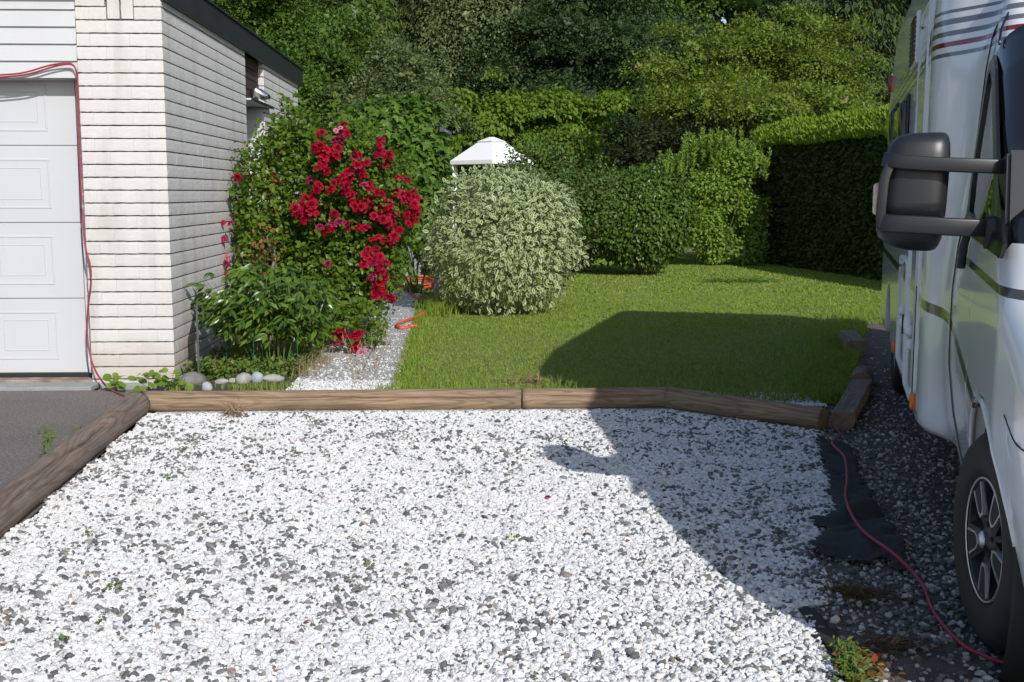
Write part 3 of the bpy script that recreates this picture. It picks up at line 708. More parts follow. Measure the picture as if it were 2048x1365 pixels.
ZT = [(-1.16, .55), (-1.10, .74), (-.98, .90), (-.8, 1.00), (-.6, 1.08), (-.4, 1.20), (-.2, 1.33), (0, 1.45), (.2, 1.57), (.4, 1.70), (.6, 1.86), (.8, 2.02), (1.0, 2.15), (1.15, 2.28), (1.3, 2.43), (1.45, 2.56), (1.7, 2.67), (2.2, 2.78), (2.9, 2.88), (6.4, 2.92), (6.65, 2.88), (6.7, 2.80)]
def zbot(ly):
    z = .30 if ly < 1.1 else .40
    if abs(ly) < .46: z = max(z, .36 + math.sqrt(.46 ** 2 - ly ** 2))
    if abs(ly - 5.1) < .44: z = max(z, .36 + math.sqrt(.44 ** 2 - (ly - 5.1) ** 2))
    return z
win_t = lambda y: float(np.interp(y, [-.20, -.1, 0, .25, .52, .86, 1.0, 1.10, 1.13], [1.345, 1.375, 1.42, 1.545, 1.73, 1.98, 2.04, 2.01, 1.9]))
win_b = lambda y: float(np.interp(y, [-.20, -.1, .5, .8, 1.0, 1.08, 1.13], [1.305, 1.305, 1.33, 1.34, 1.38, 1.46, 1.7]))
LY = sorted(set([round(-.66 + .04 * k, 3) for k in range(47)] + [-1.16, -1.13, -1.10, -1.05, -1.0, -.95, -.88, -.8, -.7, -.6, -.5] + [round(.46 * math.sin(t), 4) for t in np.linspace(-math.pi / 2, math.pi / 2, 17)] + [.5, .6, .7, .8, .9, 1.0, 1.08, 1.12, 1.15, 1.2, 1.25, 1.3, 1.36, 1.41, 1.46, 1.5, 1.55, 1.58, 1.62, 1.66, 1.7, 1.8, 2.0, 2.3, 2.8, 3.4, 4.0, 4.6]
            + [round(5.1 + .44 * math.sin(t), 4) for t in np.linspace(-math.pi / 2, math.pi / 2, 13)] + [5.6, 6.0, 6.4, 6.55, 6.65, 6.7]))
V, F, fm = [], [], []; K = 44; A5 = 7
for ly in LY:
    zb, zt = zbot(ly), max(itp(ZT, ly), zbot(ly) + .22); r = .13 if ly > 1.7 else min(.16, (zt - zb) * .4)
    zs = [zb + .035 + (zt - r - zb - .035) * k / (K - 1) for k in range(K)]
    xin = .03 if ly > 6.6 else 0
    half = [(HW, zb), (surf(ly, zb) + .07, zb), (surf(ly, zb) + .015 + xin, zb + .008)]
    half += [(surf(ly, z) + xin, z) for z in zs]
    xt = surf(ly, zs[-1]) + xin
    half += [(xt + r * (1 - math.cos(a)), zt - r + r * math.sin(a)) for a in np.linspace(0, math.pi / 2, A5)[1:]]
    half += [(HW, zt + .012)]
    full = half + [(2 * HW - x, z) for x, z in half[-2:0:-1]]
    V += [(x, ly, z) for x, z in full]; nsec = len(full)
for i in range(len(LY) - 1):
    for k in range(nsec):
        a, b_ = i * nsec + k, i * nsec + (k + 1) % nsec
        F.append((a, a + nsec, b_ + nsec, b_)); zc = sum(V[q][2] for q in F[-1]) / 4; xc = sum(V[q][0] for q in F[-1]) / 4; yc = (LY[i] + LY[i + 1]) / 2
        up = itp(ZT, yc) - zc
        fm.append(1 if (-.05 < yc < .68 and zc > 1.36 and up < .12 and .30 < xc < 2 * HW - .30) else (2 if (-.10 < yc < 1.10 and win_b(yc) + .03 < zc < win_t(yc) - .03 and (xc < .5 or xc > 2 * HW - .5)) else 0))
F.append(tuple(range(nsec))); fm.append(0); F.append(tuple((len(LY) - 1) * nsec + k for k in range(nsec - 1, -1, -1))); fm.append(0)
Fb = [(f, i) for f, i in zip(F, fm) if i == 0]; Fw = [f for f, i in zip(F, fm) if i == 1]
me = py_mesh("body", V, [f for f, i in Fb], M['camper_paint'], smooth=True)
bm = bmesh.new(); bm.from_mesh(me); bmesh.ops.delete(bm, geom=[v for v in bm.verts if not v.link_faces], context='VERTS'); bmesh.ops.recalc_face_normals(bm, faces=bm.faces[:]); bm.to_mesh(me); bm.free()
body = link("body", me, camper)
me = py_mesh("windscreen", V, Fw, M['cab_glass'], smooth=True)
bm = bmesh.new(); bm.from_mesh(me); bmesh.ops.delete(bm, geom=[v for v in bm.verts if not v.link_faces], context='VERTS'); bm.to_mesh(me); bm.free()
me.materials.clear(); me.materials.append(M['acrylic']); link("windscreen", me, camper)
link("cab_partition", box_mesh("cab_partition", .25, 2 * HW - .25, 1.60, 1.64, .42, 2.5, M['cab_lining']), camper)
link("cab_floor", box_mesh("cab_floor", .22, 2 * HW - .22, -.6, 1.59, .86, .89, M['cab_lining']), camper)
link("dashboard", box_mesh("dashboard", .24, 2 * HW - .24, -.45, .12, .895, 1.24, M['cab_lining'], .08, 3, True), camper)
for sx in (.42, 1.34):
    st_ = link("cab_seat", box_mesh("cab_seat", sx, sx + .5, .55, 1.08, .895, 1.05, M['cab_lining'], .05, 3, True), camper)
    link("seat_back", box_mesh("seat_back", sx + .02, sx + .48, 1.10, 1.24, .95, 1.48, M['cab_lining'], .05, 3, True), st_)
    link("headrest", box_mesh("headrest", sx + .13, sx + .37, 1.13, 1.22, 1.50, 1.66, M['cab_lining'], .03, 3, True), st_)

def patch(name, ys, zfun0, zfun1, mt, off=.004, nz=10, parent=None, thick=0.0, label=None):
    """panel lying off mm outside the camper skin, between two z curves over ys"""
    V, F = [], []
    for y in ys:
        z0, z1 = zfun0(y), zfun1(y)
        for k in range(nz + 1):
            z = z0 + (z1 - z0) * k / nz; V.append((surf(y, z) - off, y, z))
    n = nz + 1
    for i in range(len(ys) - 1):
        for k in range(nz): F.append((i * n + k, (i + 1) * n + k, (i + 1) * n + k + 1, i * n + k + 1))
    rim = [i * n for i in range(len(ys))] + [(len(ys) - 1) * n + k for k in range(1, n)] + [i * n + nz for i in range(len(ys) - 2, -1, -1)] + [k for k in range(nz - 1, 0, -1)]
    b0 = len(V)
    for q in rim: V.append((V[q][0] + off + .006, V[q][1], V[q][2]))
    for k in range(len(rim)):
        a, c = rim[k], rim[(k + 1) % len(rim)]; F.append((c, a, b0 + k, b0 + (k + 1) % len(rim)))
    me = py_mesh(name, V, F, mt, smooth=False)
    bm = bmesh.new(); bm.from_mesh(me); bmesh.ops.recalc_face_normals(bm, faces=bm.faces[:]); bm.to_mesh(me); bm.free()
    o = link(name, me, parent or camper)
    return o
def on(y, z, off=.0): return Vector((surf(y, z) - off, y, z))
def strip(name, yz, r, mt, off=.001, parent=None, n=5):
    pts = catmull([(y, z, 0) for y, z in yz], n); return link(name, tube_mesh(name, [on(p.x, p.y, off) for p in pts], r, mt, 6), parent or camper)

# cab door: gaps, window, seals, handle
door_ys = lambda z: float(np.interp(z, [.38, .55, .8, 1.1, 1.5, 2.0, 2.2], [.80, 1.0, 1.1, 1.12, 1.15, 1.22, 1.25]))
strip("door_gap", [(door_ys(z), z) for z in np.linspace(.40, 2.2, 12)], .005, M['black_gloss'], .0)
strip("door_gap", [(1.25, 2.2), (1.15, 2.22), (1.0, 2.08)], .005, M['black_gloss'], .0)
ysw = [-.20, -.13, -.06, .04, .2, .4, .6, .75, .85, .93, 1.0, 1.05, 1.09, 1.12]
outl = [(y, win_b(y)) for y in ysw] + [(y, win_t(y)) for y in reversed(ysw)]
def inset(pl, d):
    out = []; n = len(pl)
    for i in range(n):
        (y0, z0), (y1, z1), (y2, z2) = pl[i - 1], pl[i], pl[(i + 1) % n]
        ty, tz = y2 - y0, z2 - z0; l = math.hypot(ty, tz); out.append((y1 - tz / l * d, z1 + ty / l * d))
    return out
inn_ = inset(outl, .058)
for mirror_ in (0, 1):
    fx = (lambda v: (2 * HW - v.x, v.y, v.z)) if mirror_ else (lambda v: (v.x, v.y, v.z))
    n = len(outl); V = [fx(on(y, z, .007)) for y, z in outl] + [fx(on(y, z, .007)) for y, z in inn_]
    o = link("window_seal", py_mesh("window_seal", V, [(i, (i + 1) % n, n + (i + 1) % n, n + i) for i in range(n)], M['black_gloss']), camper)
    md = o.modifiers.new("thick", 'SOLIDIFY'); md.thickness = .012; md.offset = 0
    half = len(ysw); V = []; F = []
    gi = inset(outl, .05)
    for i in range(half):
        (ya, za), (yb, zb_) = gi[i], gi[2 * half - 1 - i]
        for k in range(9): y, z = ya + (yb - ya) * k / 8, za + (zb_ - za) * k / 8; V.append(fx(on(y, z, .003)))
    for i in range(half - 1):
        for k in range(8): F.append((i * 9 + k, (i + 1) * 9 + k, (i + 1) * 9 + k + 1, i * 9 + k + 1))
    link("cab_window", py_mesh("cab_window", V, F, M['acrylic'] if mirror_ else M['cab_glass'], smooth=True), camper)  # unseen far-side pane made opaque so no sun crosses the cab
strip("handle", [(.72, 1.215), (.73, 1.27), (.73, 1.345)], .017, M['black_plastic'], .022)
# coach front seam and trims
strip("corner_trim", [(1.86, .46), (1.86, 1.2), (1.87, 2.0), (1.90, 2.62)], .010, M['camper_trim'], .0)
# entrance door and hatches: proud frames with latches
def hatch(name, y0, y1, z0, z1, r=.07):
    pts = []
    for cy, cz, a0 in ((y0 + r, z0 + r, 180), (y1 - r, z0 + r, 270), (y1 - r, z1 - r, 0), (y0 + r, z1 - r, 90)):
        for k in range(5):
            a = math.radians(a0 + k * 22.5); pts.append((cy + r * math.cos(a), cz + r * math.sin(a)))
    pts.append(pts[0])
    h = patch(name, [y0 + .01, (y0 + y1) / 2, y1 - .01], lambda y: z0 + .01, lambda y: z1 - .01, M['camper_paint'], .004, 6)
    link("hatch_frame", tube_mesh("hatch_frame", [on(y, z, .006) for y, z in pts], .012, M['camper_trim'], 6), h)
    for zz in (z0 + .28, z0 + .34):
        o = link("latch", lathe_mesh("latch", [(0, -.028), (.022, -.026), (.03, -.012), (.03, 0), (0, 0)], M['camper_trim'], 16), h); o.location = on(y0 + .06 + (zz - z0 - .28) * 1.5, zz, .01)
    return h
d1 = hatch("entrance_door", 1.98, 2.62, .47, 2.42)
o = link("door_lock", lathe_mesh("door_lock", [(0, -.034), (.05, -.03), (.065, -.014), (.068, 0), (0, 0)], M['camper_trim'], 20), d1); o.location = on(2.25, .83, .012)
link("lock_slot", box_mesh("lock_slot", on(2.25, .83).x - .052, on(2.25, .83).x - .04, 2.238, 2.262, .78, .88, M['black_gloss']), d1)
link("door_gap", box_mesh("door_gap", -.010, .002, 1.925, 1.945, .46, 1.05, M['black_gloss']), d1)
hatch("service_hatch", 2.72, 3.45, .50, 1.12)
# fridge vent with louvres, windows
vt = link("fridge_vent", box_mesh("fridge_vent", -.022, .0, 2.62, 3.06, 2.19, 2.46, M['camper_trim'], .006), camper)
for k in range(10):
    link("louvre", box_mesh("louvre", -.034, -.0225, 2.66, 3.02, 2.205 + k * .0245, 2.205 + k * .0245 + .010, M['black_gloss']), vt)
for y0, y1, z0, z1 in ((3.35, 4.35, 1.45, 2.05), (4.75, 6.0, 1.5, 2.1)):
    w = link("side_window", box_mesh("side_window", -.045, .0, y0, y1, z0, z1, M['acrylic'], .02, 3, True), camper)
    link("window_frame", box_mesh("window_frame", -.018, .0, y0 - .035, y1 + .035, z0 - .035, z1 + .035, M['black_gloss'], .01), w)
for y, z in ((1.83, .50), (3.9, .50)):
    link("side_marker", box_mesh("side_marker", on(y, z).x - .024, on(y, z).x + .004, y - .035, y + .035, z - .038, z + .038, M['amber'], .012, 3, True), camper)
link("tail_lamp", box_mesh("tail_lamp", -.012, .05, 6.60, 6.695, 2.36, 2.50, M['red_lens'], .015, 3, True), camper)
strip("fender_gap", [(-.42, .86), (-.55, .80), (-.75, .79), (-.95, .80)], .003, M['black_gloss'], .0)
strip("wheel_arch_lip", [(.46 * math.cos(t), .362 + .462 * math.sin(t)) for t in np.linspace(.15, math.pi - .25, 14)], .010, M['camper_paint'], -.004, n=3)
link("wheel_well", lathe_mesh("wheel_well", [(0, .42), (.47, .42), (.47, .13), (.455, .12)], M['rubber'], 32), camper).location = (.02, 0, .36)
link("chassis", box_mesh("chassis", .35, 2 * HW - .35, -.9, 6.5, .26, .42, M['rubber']), camper)

def wheel(ly, lx, steer, detailed=True):
    w = bpy.data.objects.new("wheel", None); COL.objects.link(w); w.parent = camper; w.location = (lx, ly, .362); w.rotation_euler = (0, 0, steer); rs = .90
    tp = [(.206, .030), (.216, .010), (.245, -.002), (.300, -.006), (.328, .004), (.346, .022), (.356, .034), (.360, .05), (.3625, .085), (.356, .088), (.356, .096), (.3625, .099), (.3625, .140), (.356, .143), (.356, .15), (.3625, .153), (.36, .19), (.345, .215), (.30, .235), (.235, .215)]
    link("tyre", lathe_mesh("tyre", tp, M['tyre'], 96, wob=lambda i, j: (-.006 if (i % 4 == 0) else 0) if 5 <= j <= 8 or 15 <= j <= 17 else 0), w)
    link("rim", lathe_mesh("rim", [(0, .075), (.19, .085), (.205, .05), (.214, .022), (.226, .012), (.229, .02), (.229, .20)], M['rim_black'], 64), w)
    link("rim_lip", lathe_mesh("rim_lip", [(.222, .013), (.225, .0105), (.2285, .0105), (.2305, .016)], M['rim_silver'], 64), w)
    hub = [(0, .006), (.03, .006), (.035, .012), (.05, .022), (.075, .03), (.085, .05), (.085, .075)]
    link("hub", lathe_mesh("hub", hub, M['rim_black'], 32), w)
    link("centre_cap", lathe_mesh("centre_cap", [(0, -.002), (.022, 0), (.031, .006), (.033, .012)], M['rim_silver'], 28), w)
    for k in range(5):
        a = 2 * math.pi * k / 5 + math.radians(54)
        def pol(r, da, x): return (x, r * math.cos(a + da), r * math.sin(a + da))
        h = .30
        # wide dark spoke, split by a pocket with a bright machined border
        V = [pol(.06, -.55, .030), pol(.06, .55, .030), pol(.214, .33, .020), pol(.214, -.33, .020), pol(.06, -.55, .07), pol(.06, .55, .07), pol(.214, .36, .06), pol(.214, -.36, .06)]
        link("spoke", py_mesh("spoke", V, [(0, 3, 2, 1), (4, 5, 6, 7), (0, 1, 5, 4), (1, 2, 6, 5), (2, 3, 7, 6), (3, 0, 4, 7)], M['rim_black']), w)
        U_out = [(.214, .24), (.12, .27), (.092, .18), (.092, -.18), (.12, -.27), (.214, -.24)]
        U_in = [(.214, .20), (.125, .215), (.103, .135), (.103, -.135), (.125, -.215), (.214, -.20)]
        V = [pol(r, d, .0155) for r, d in U_out] + [pol(r, d, .0155) for r, d in U_in] + [pol(r, d, .026) for r, d in U_out] + [pol(r, d, .030) for r, d in U_in]
        F = []
        for i in range(5):
            F += [(i, i + 1, 7 + i, 6 + i), (i, 12 + i, 13 + i, i + 1), (6 + i, 7 + i, 19 + i, 18 + i)]
        link("machined_edge", py_mesh("machined_edge", V, F, M['rim_silver']), w)
        V = [pol(r, d, .0188) for r, d in U_in]
        link("pocket", py_mesh("pocket", V, [(0, 1, 2, 3, 4, 5)], M['rubber']), w)
        o = link("wheel_bolt", lathe_mesh("wheel_bolt", [(0, -.004), (.008, -.004), (.010, 0), (.010, .015)], M['rubber'], 6, smooth=False), w); o.location = pol(.058, .63, .022)
    for c in w.children:
        if not c.name.startswith('tyre'): c.scale = (1, rs, rs); c.location = (c.location.x, c.location.y * rs, c.location.z * rs)
    return w
wheel(0, .10, math.radians(9.5)); wheel(5.1, .055, 0)

# wing mirror on two arms
mir = bpy.data.objects.new("wing_mirror", None); COL.objects.link(mir); mir.parent = camper; mir.location = (0, .25, 0)
mir["label"] = "large black door mirror on two horizontal arms"
def loft(name, secs, mt, parent, smooth=True, loc=(0, 0, 0)):
    """secs: list of closed sections (equal length)"""
    V = [p for s in secs for p in s]; n = len(secs[0]); F = []
    for i in range(len(secs) - 1):
        for k in range(n): F.append((i * n + k, i * n + (k + 1) % n, (i + 1) * n + (k + 1) % n, (i + 1) * n + k))
    F.append(tuple(range(n - 1, -1, -1))); F.append(tuple((len(secs) - 1) * n + k for k in range(n)))
    me = py_mesh(name, V, F, mt, smooth=smooth); bm = bmesh.new(); bm.from_mesh(me); bmesh.ops.recalc_face_normals(bm, faces=bm.faces[:]); bm.to_mesh(me); bm.free()
    o = link(name, me, parent); o.location = loc; return o
def sq(cx, cy, z, hx, hy, p=3.5, n=28):
    out = []
    for k in range(n):
        t = 2 * math.pi * k / n; c, s = math.cos(t), math.sin(t)
        out.append((cx + hx * math.copysign(abs(c) ** (2 / p), c), cy + hy * math.copysign(abs(s) ** (2 / p), s), z))
    return out
# head: widths follow the silhouette (x from outer edge to inner edge)
prof = [(1.705, -.105, -.055, .02), (1.702, -.165, -.045, .045), (1.690, -.205, -.036, .065), (1.665, -.228, -.030, .078), (1.63, -.238, -.028, .085), (1.55, -.245, -.030, .09), (1.47, -.248, -.033, .09), (1.42, -.250, -.036, .09)]
loft("mirror_housing", [sq((a + c) / 2, .0, z, (c - a) / 2, hy) for z, a, c, hy in prof], M['black_plastic'], mir)
prof = [(1.425, -.250, -.040, .088), (1.41, -.256, -.040, .088), (1.375, -.260, -.041, .086), (1.348, -.252, -.044, .08), (1.325, -.222, -.052, .065), (1.309, -.178, -.062, .045), (1.302, -.135, -.078, .02)]
loft("lower_mirror", [sq((a + c) / 2, .0, z, (c - a) / 2, hy) for z, a, c, hy in prof], M['black_plastic'], mir)
# C-shaped frame in front of the head, its two arms running on to the door
def rprof(a, b_, p=9, n=20):
    return [(a * math.copysign(abs(math.cos(2 * math.pi * k / n)) ** (2 / p), math.cos(2 * math.pi * k / n)), b_ * math.copysign(abs(math.sin(2 * math.pi * k / n)) ** (2 / p), math.sin(2 * math.pi * k / n))) for k in range(n)]
def arm(name, pts, a, b_, mt=M['black_plastic'], up=Vector((0, 1, 0))):
    V, F = tube(catmull(pts, 5), 1, prof=rprof(a, b_), up=up); return link(name, py_mesh(name, V, F, mt, smooth=True), mir)
arm("frame_post", [(-.222, -.085, 1.60), (-.240, -.090, 1.55), (-.246, -.092, 1.48), (-.248, -.090, 1.42), (-.240, -.086, 1.385)], .016, .026)
arm("upper_arm", [(-.235, -.075, 1.612), (-.20, -.098, 1.606), (-.12, -.104, 1.598), (0, -.10, 1.592), (.10, -.085, 1.588), (.17, -.06, 1.584)], .024, .026)
arm("lower_arm", [(-.242, -.078, 1.402), (-.21, -.098, 1.398), (-.12, -.104, 1.394), (-.02, -.10, 1.388), (.08, -.08, 1.384), (.17, -.04, 1.382)], .030, .030)
arm("arm_bracket", [(.10, -.06, 1.37), (.13, -.07, 1.37), (.19, -.05, 1.37)], .055, .05)
link("indicator", box_mesh("indicator", -.274, -.240, -.05, .03, 1.425, 1.535, M['clear_lens'], .012, 3, True), mir)
bs = [(.155, -.16, 1.64), (.15, .10, 1.60), (.15, .16, 1.40), (.14, .13, 1.27), (.14, -.16, 1.21), (.15, -.26, 1.30)]
V = [(x - .022, y, z) for x, y, z in bs] + [(x + .05, y, z) for x, y, z in bs]
o = link("mirror_foot", py_mesh("mirror_foot", V, [(0, 1, 2, 3, 4, 5), (11, 10, 9, 8, 7, 6)] + [(k, 6 + k, 6 + (k + 1) % 6, (k + 1) % 6) for k in range(6)], M['black_plastic']), mir)
bm = bmesh.new(); bm.from_mesh(o.data); bmesh.ops.recalc_face_normals(bm, faces=bm.faces[:]); bmesh.ops.bevel(bm, geom=bm.edges[:], offset=.012, segments=2, affect='EDGES'); bm.to_mesh(o.data); bm.free()

# ------------------------------------------------------------------ leaves
def frames(D, N_):
    """rotation matrices with y along D and z near N_"""
    y = unit(D); x = unit(np.cross(y, N_)); z = np.cross(x, y)
    return np.stack([x, y, z], -1)
RH = (np.array([[0, 0, 0], [.36, .48, .06], [0, 1, -.06], [-.36, .48, .06]]), np.array([[0, 1, 2, 3]]))
BL = (np.array([[0, 0, 0], [.30, .30, .05], [.34, .58, .03], [0, 1, -.10], [-.34, .58, .03], [-.30, .30, .05], [0, .45, -.03]]), np.array([[0, 1, 6], [1, 2, 6], [2, 3, 6], [3, 4, 6], [4, 5, 6], [5, 0, 6]]))
LN = (np.array([[0, 0, 0], [.13, .28, .03], [.15, .55, .015], [0, 1, -.16], [-.15, .55, .015], [-.13, .28, .03], [0, .30, -.015], [0, .6, -.045]]), np.array([[0, 1, 6], [0, 6, 5], [1, 2, 7], [1, 7, 6], [5, 6, 7], [5, 7, 4], [2, 3, 7], [4, 7, 3]]))
HOP = (np.array([[0, 0, 0], [.30, -.06, .02], [.22, .22, .04], [.56, .36, -.03], [.26, .52, .05], [0, 1, -.08], [-.26, .52, .05], [-.56, .36, -.03], [-.22, .22, .04], [-.30, -.06, .02], [0, .35, .0]]),
       np.array([[0, 1, 10], [1, 2, 10], [2, 3, 10], [3, 4, 10], [4, 5, 10], [5, 6, 10], [6, 7, 10], [7, 8, 10], [8, 9, 10], [9, 0, 10]]))
VG_v = np.array([[0, 0, 0], [.19, .25, .03], [.25, .5, .02], [.17, .75, 0], [0, 1, -.08], [-.17, .75, 0], [-.25, .5, .02], [-.19, .25, .03],
                 [0, .10, -.01], [.09, .28, .012], [.13, .5, .006], [.08, .70, -.01], [0, .86, -.05], [-.08, .70, -.01], [-.13, .5, .006], [-.09, .28, .012]])
VG_f = [(k, (k + 1) % 8, 8 + (k + 1) % 8, 8 + k) for k in range(8)] + [(8, 9, 15, 8), (9, 10, 14, 15), (10, 11, 13, 14), (11, 12, 13, 11)]
VG_t = np.array([[a, b_, c] for a, b_, c, d in VG_f[:8]] + [[a, c, d] for a, b_, c, d in VG_f[:8]] + [[8, 9, 15], [9, 10, 14], [9, 14, 15], [10, 11, 13], [10, 13, 14], [11, 12, 13]])
VG = (VG_v, VG_t); VG_m = np.array([1] * 16 + [0] * 6)

def leaf_cloud(name, tpl, P, D, N_, S, mts, parent=None, tint=None, fm=None, kind=None, origin=None, aspect=None):
    tv, tf = tpl; n = len(P)
    Rm = frames(D, N_); T = tv[None] * S[:, None, None]
    if aspect is not None: T[:, :, 0] *= aspect[:, None]
    V = np.einsum('nij,nkj->nki', Rm, T) + P[:, None, :]
    if origin is not None: V = V - np.asarray(origin)
    F = tf[None] + (np.arange(n) * len(tv))[:, None, None]
    if tint is None: tint = R.random(n)
    me = np_mesh(name, V.reshape(-1, 3), F.reshape(-1, tf.shape[1]), mts, None if fm is None else np.tile(fm, n), {"tint": np.repeat(tint, len(tv))})
    return link(name, me, parent, kind=kind)

def leaf_parts(name, tpl, P, D, N_, S, mts, parent, fm=None, count=290, origin=(0, 0, 0), mass="leaf_mass", key=None):
    """the leaves that show largest as single objects, the rest as one part"""
    if key is None: key = np.linalg.norm(P - np.array([0, 0, 1.5]), axis=1) / S * (1 + .15 * R.random(len(P)))
    order = np.argsort(key); first, rest = order[:count], order[count:]
    tv, tf = tpl; mes = []
    for k in range(5):
        v = tv.copy(); v[:, 2] += R.normal(0, .02, len(v)) + (.05 * k - .1) * v[:, 1] ** 2; v[:, 0] *= .88 + .06 * k
        mes.append(np_mesh(name, v, tf, mts, fm))
    Rm = frames(D[first], N_[first]); og = Vector(origin)
    for i, q in enumerate(first):
        o = link(name, mes[i % 5], parent)
        o.matrix_local = Matrix.Translation(Vector(P[q]) - og) @ Matrix(Rm[i].tolist()).to_4x4() @ Matrix.Scale(float(S[q]), 4)
    leaf_cloud(mass, tpl, P[rest], D[rest], N_[rest], S[rest], mts, parent, None, fm, "stuff", origin)

def ell_points(n, c, r, shell=(.55, 1.0), front=.72, lumpy=.16, lf=2.2, seed=0.0, zmin=None):
    d = rnd(n); flip = (R.random(n) < (front - .5) * 2) & (d[:, 1] > 0); d[flip, 1] *= -1
    k = (shell[0] ** 2 + (shell[1] ** 2 - shell[0] ** 2) * R.random(n)) ** .5
    rad = np.asarray(r) * (1 + lumpy * lump(d * 2.0, lf, seed))[:, None]
    P = np.asarray(c) + d * k[:, None] * rad
    if zmin is not None: P[:, 2] = np.maximum(P[:, 2], zmin + .1 * R.random(n))
    return P, unit(d / np.asarray(r))

def stems(name, pairs, r0, mt, parent, origin, r1=.3, sag=.0, sides=6):
    V, F = [], []
    for a, b_ in pairs:
        a, b_ = Vector(a), Vector(b_); mid = (a + b_) / 2 + Vector((random.uniform(-1, 1), random.uniform(-1, 1), .3)) * (b_ - a).length * .1
        pts = catmull([a, mid, b_], 4); v, f = tube(pts, r0, sides, taper=[1 + (r1 - 1) * i / (len(pts) - 1) for i in range(len(pts))])
        n = len(V); V += [p - Vector(origin) for p in v]; F += [tuple(q + n for q in t) for t in f]
    return link(name, py_mesh(name, V, F, mt, smooth=True), parent)

L_ = {}
L_['deep'] = leaf_mat("deep_green_leaf", [(0.0416, 0.0902, 0.0162), (0.0728, 0.1406, 0.0215), (0.1143, 0.1983, 0.0296), (0.0623, 0.1172, 0.0189)], .45, .3)
L_['maple'] = leaf_mat("bluish_green_leaf", [(0.0224, 0.0510, 0.0184), (0.0399, 0.0790, 0.0275), (0.0638, 0.1045, 0.0344)], .45, .25)
L_['bright'] = leaf_mat("bright_green_leaf", [(0.0669, 0.1304, 0.0097), (0.1113, 0.1891, 0.0156), (0.1485, 0.2282, 0.0214), (0.0816, 0.1500, 0.0117)], .45, .35)
L_['yellowish'] = leaf_mat("yellow_green_leaf", [(0.0980, 0.1641, 0.0193), (0.1401, 0.2237, 0.0275), (0.1820, 0.2536, 0.0358), (0.0771, 0.1343, 0.0193), (0.2100, 0.1790, 0.0413)], .5, .35)
L_['birch'] = leaf_mat("pale_birch_leaf", [(0.0743, 0.1148, 0.0389), (0.1148, 0.1620, 0.0546), (0.1620, 0.2025, 0.0790), (0.0607, 0.1013, 0.0340)], .4, .3)
L_['spruce'] = leaf_mat("spruce_needles", [(0.0297, 0.0607, 0.0189), (0.0540, 0.0878, 0.0243), (0.0743, 0.1148, 0.0297)], .6, .15)
L_['larch'] = leaf_mat("larch_needles", [(0.0747, 0.1160, 0.0211), (0.1121, 0.1502, 0.0281), (0.0523, 0.0887, 0.0164)], .6, .25)
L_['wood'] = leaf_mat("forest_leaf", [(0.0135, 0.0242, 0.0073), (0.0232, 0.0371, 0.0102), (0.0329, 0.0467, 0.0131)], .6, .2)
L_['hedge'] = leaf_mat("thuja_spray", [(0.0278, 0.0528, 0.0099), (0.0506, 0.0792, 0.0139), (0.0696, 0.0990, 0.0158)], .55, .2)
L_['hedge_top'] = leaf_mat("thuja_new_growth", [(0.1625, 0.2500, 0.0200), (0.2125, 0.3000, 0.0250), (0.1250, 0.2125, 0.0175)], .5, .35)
L_['lilac'] = leaf_mat("lilac_leaf", [(0.0966, 0.1848, 0.0238), (0.1502, 0.2495, 0.0327), (0.2037, 0.3049, 0.0446)], .4, .3)
L_['weep'] = leaf_mat("weeping_leaf", [(0.0366, 0.0834, 0.0115), (0.0666, 0.1237, 0.0162), (0.0998, 0.1613, 0.0230)], .35, .25)
L_['rust'] = leaf_mat("reddish_shrub_leaf", [(0.0496, 0.1139, 0.0189), (0.0779, 0.1553, 0.0243), (0.1063, 0.1139, 0.0297), (0.0567, 0.1553, 0.0216)], .45, .25)
L_['rose'] = leaf_mat("rose_leaf", [(0.0704, 0.1391, 0.0123), (0.1114, 0.1947, 0.0194), (0.0527, 0.1057, 0.0123), (0.1525, 0.2226, 0.0264)], .35, .35)
L_['hop'] = leaf_mat("hop_leaf", [(0.0465, 0.1074, 0.0145), (0.0774, 0.1515, 0.0207), (0.1163, 0.1957, 0.0269)], .4, .3)
L_['peony'] = leaf_mat("peony_leaf", [(0.0350, 0.0850, 0.0116), (0.0583, 0.1193, 0.0149), (0.0874, 0.1556, 0.0182), (0.1283, 0.1971, 0.0249)], .3, .25, .5)
L_['var_green'] = leaf_mat("dogwood_leaf_green", [(.085, .15, .040), (.11, .185, .050), (.07, .13, .032)], .4, .25)
L_['var_cream'] = leaf_mat("dogwood_leaf_cream", [(.44, .50, .26), (.52, .56, .33), (.36, .45, .21)], .45, .25)
L_['weed'] = leaf_mat("weed_leaf", [(0.0660, 0.1320, 0.0192), (0.1020, 0.1740, 0.0264), (0.1320, 0.1920, 0.0360), (0.1560, 0.1440, 0.0480)], .5, .3)
L_['round'] = leaf_mat("round_yellow_green_leaf", [(.11, .20, .022), (.15, .25, .03), (.19, .26, .04)], .4, .35)
L_['grass'] = leaf_mat("grass_blade", [(0.1384, 0.2222, 0.0258), (0.1786, 0.2716, 0.0363), (0.2232, 0.3014, 0.0524), (0.1607, 0.2470, 0.0323), (0.2858, 0.3260, 0.0888)], .6, .2, .1)
L_['petal'] = leaf_mat("crimson_petal", [(0.1800, 0.0012, 0.0095), (0.2880, 0.0012, 0.0162), (0.3720, 0.0036, 0.0324), (0.2280, 0.0012, 0.0121)], .6, .25, .2)
L_['petal_pink'] = leaf_mat("magenta_petal", [(.28, .012, .075), (.36, .03, .11), (.23, .006, .05)], .5, .3)
L_['petal_fade'] = leaf_mat("faded_pink_petal", [(.55, .16, .27), (.62, .25, .36), (.48, .08, .18)], .5, .3)
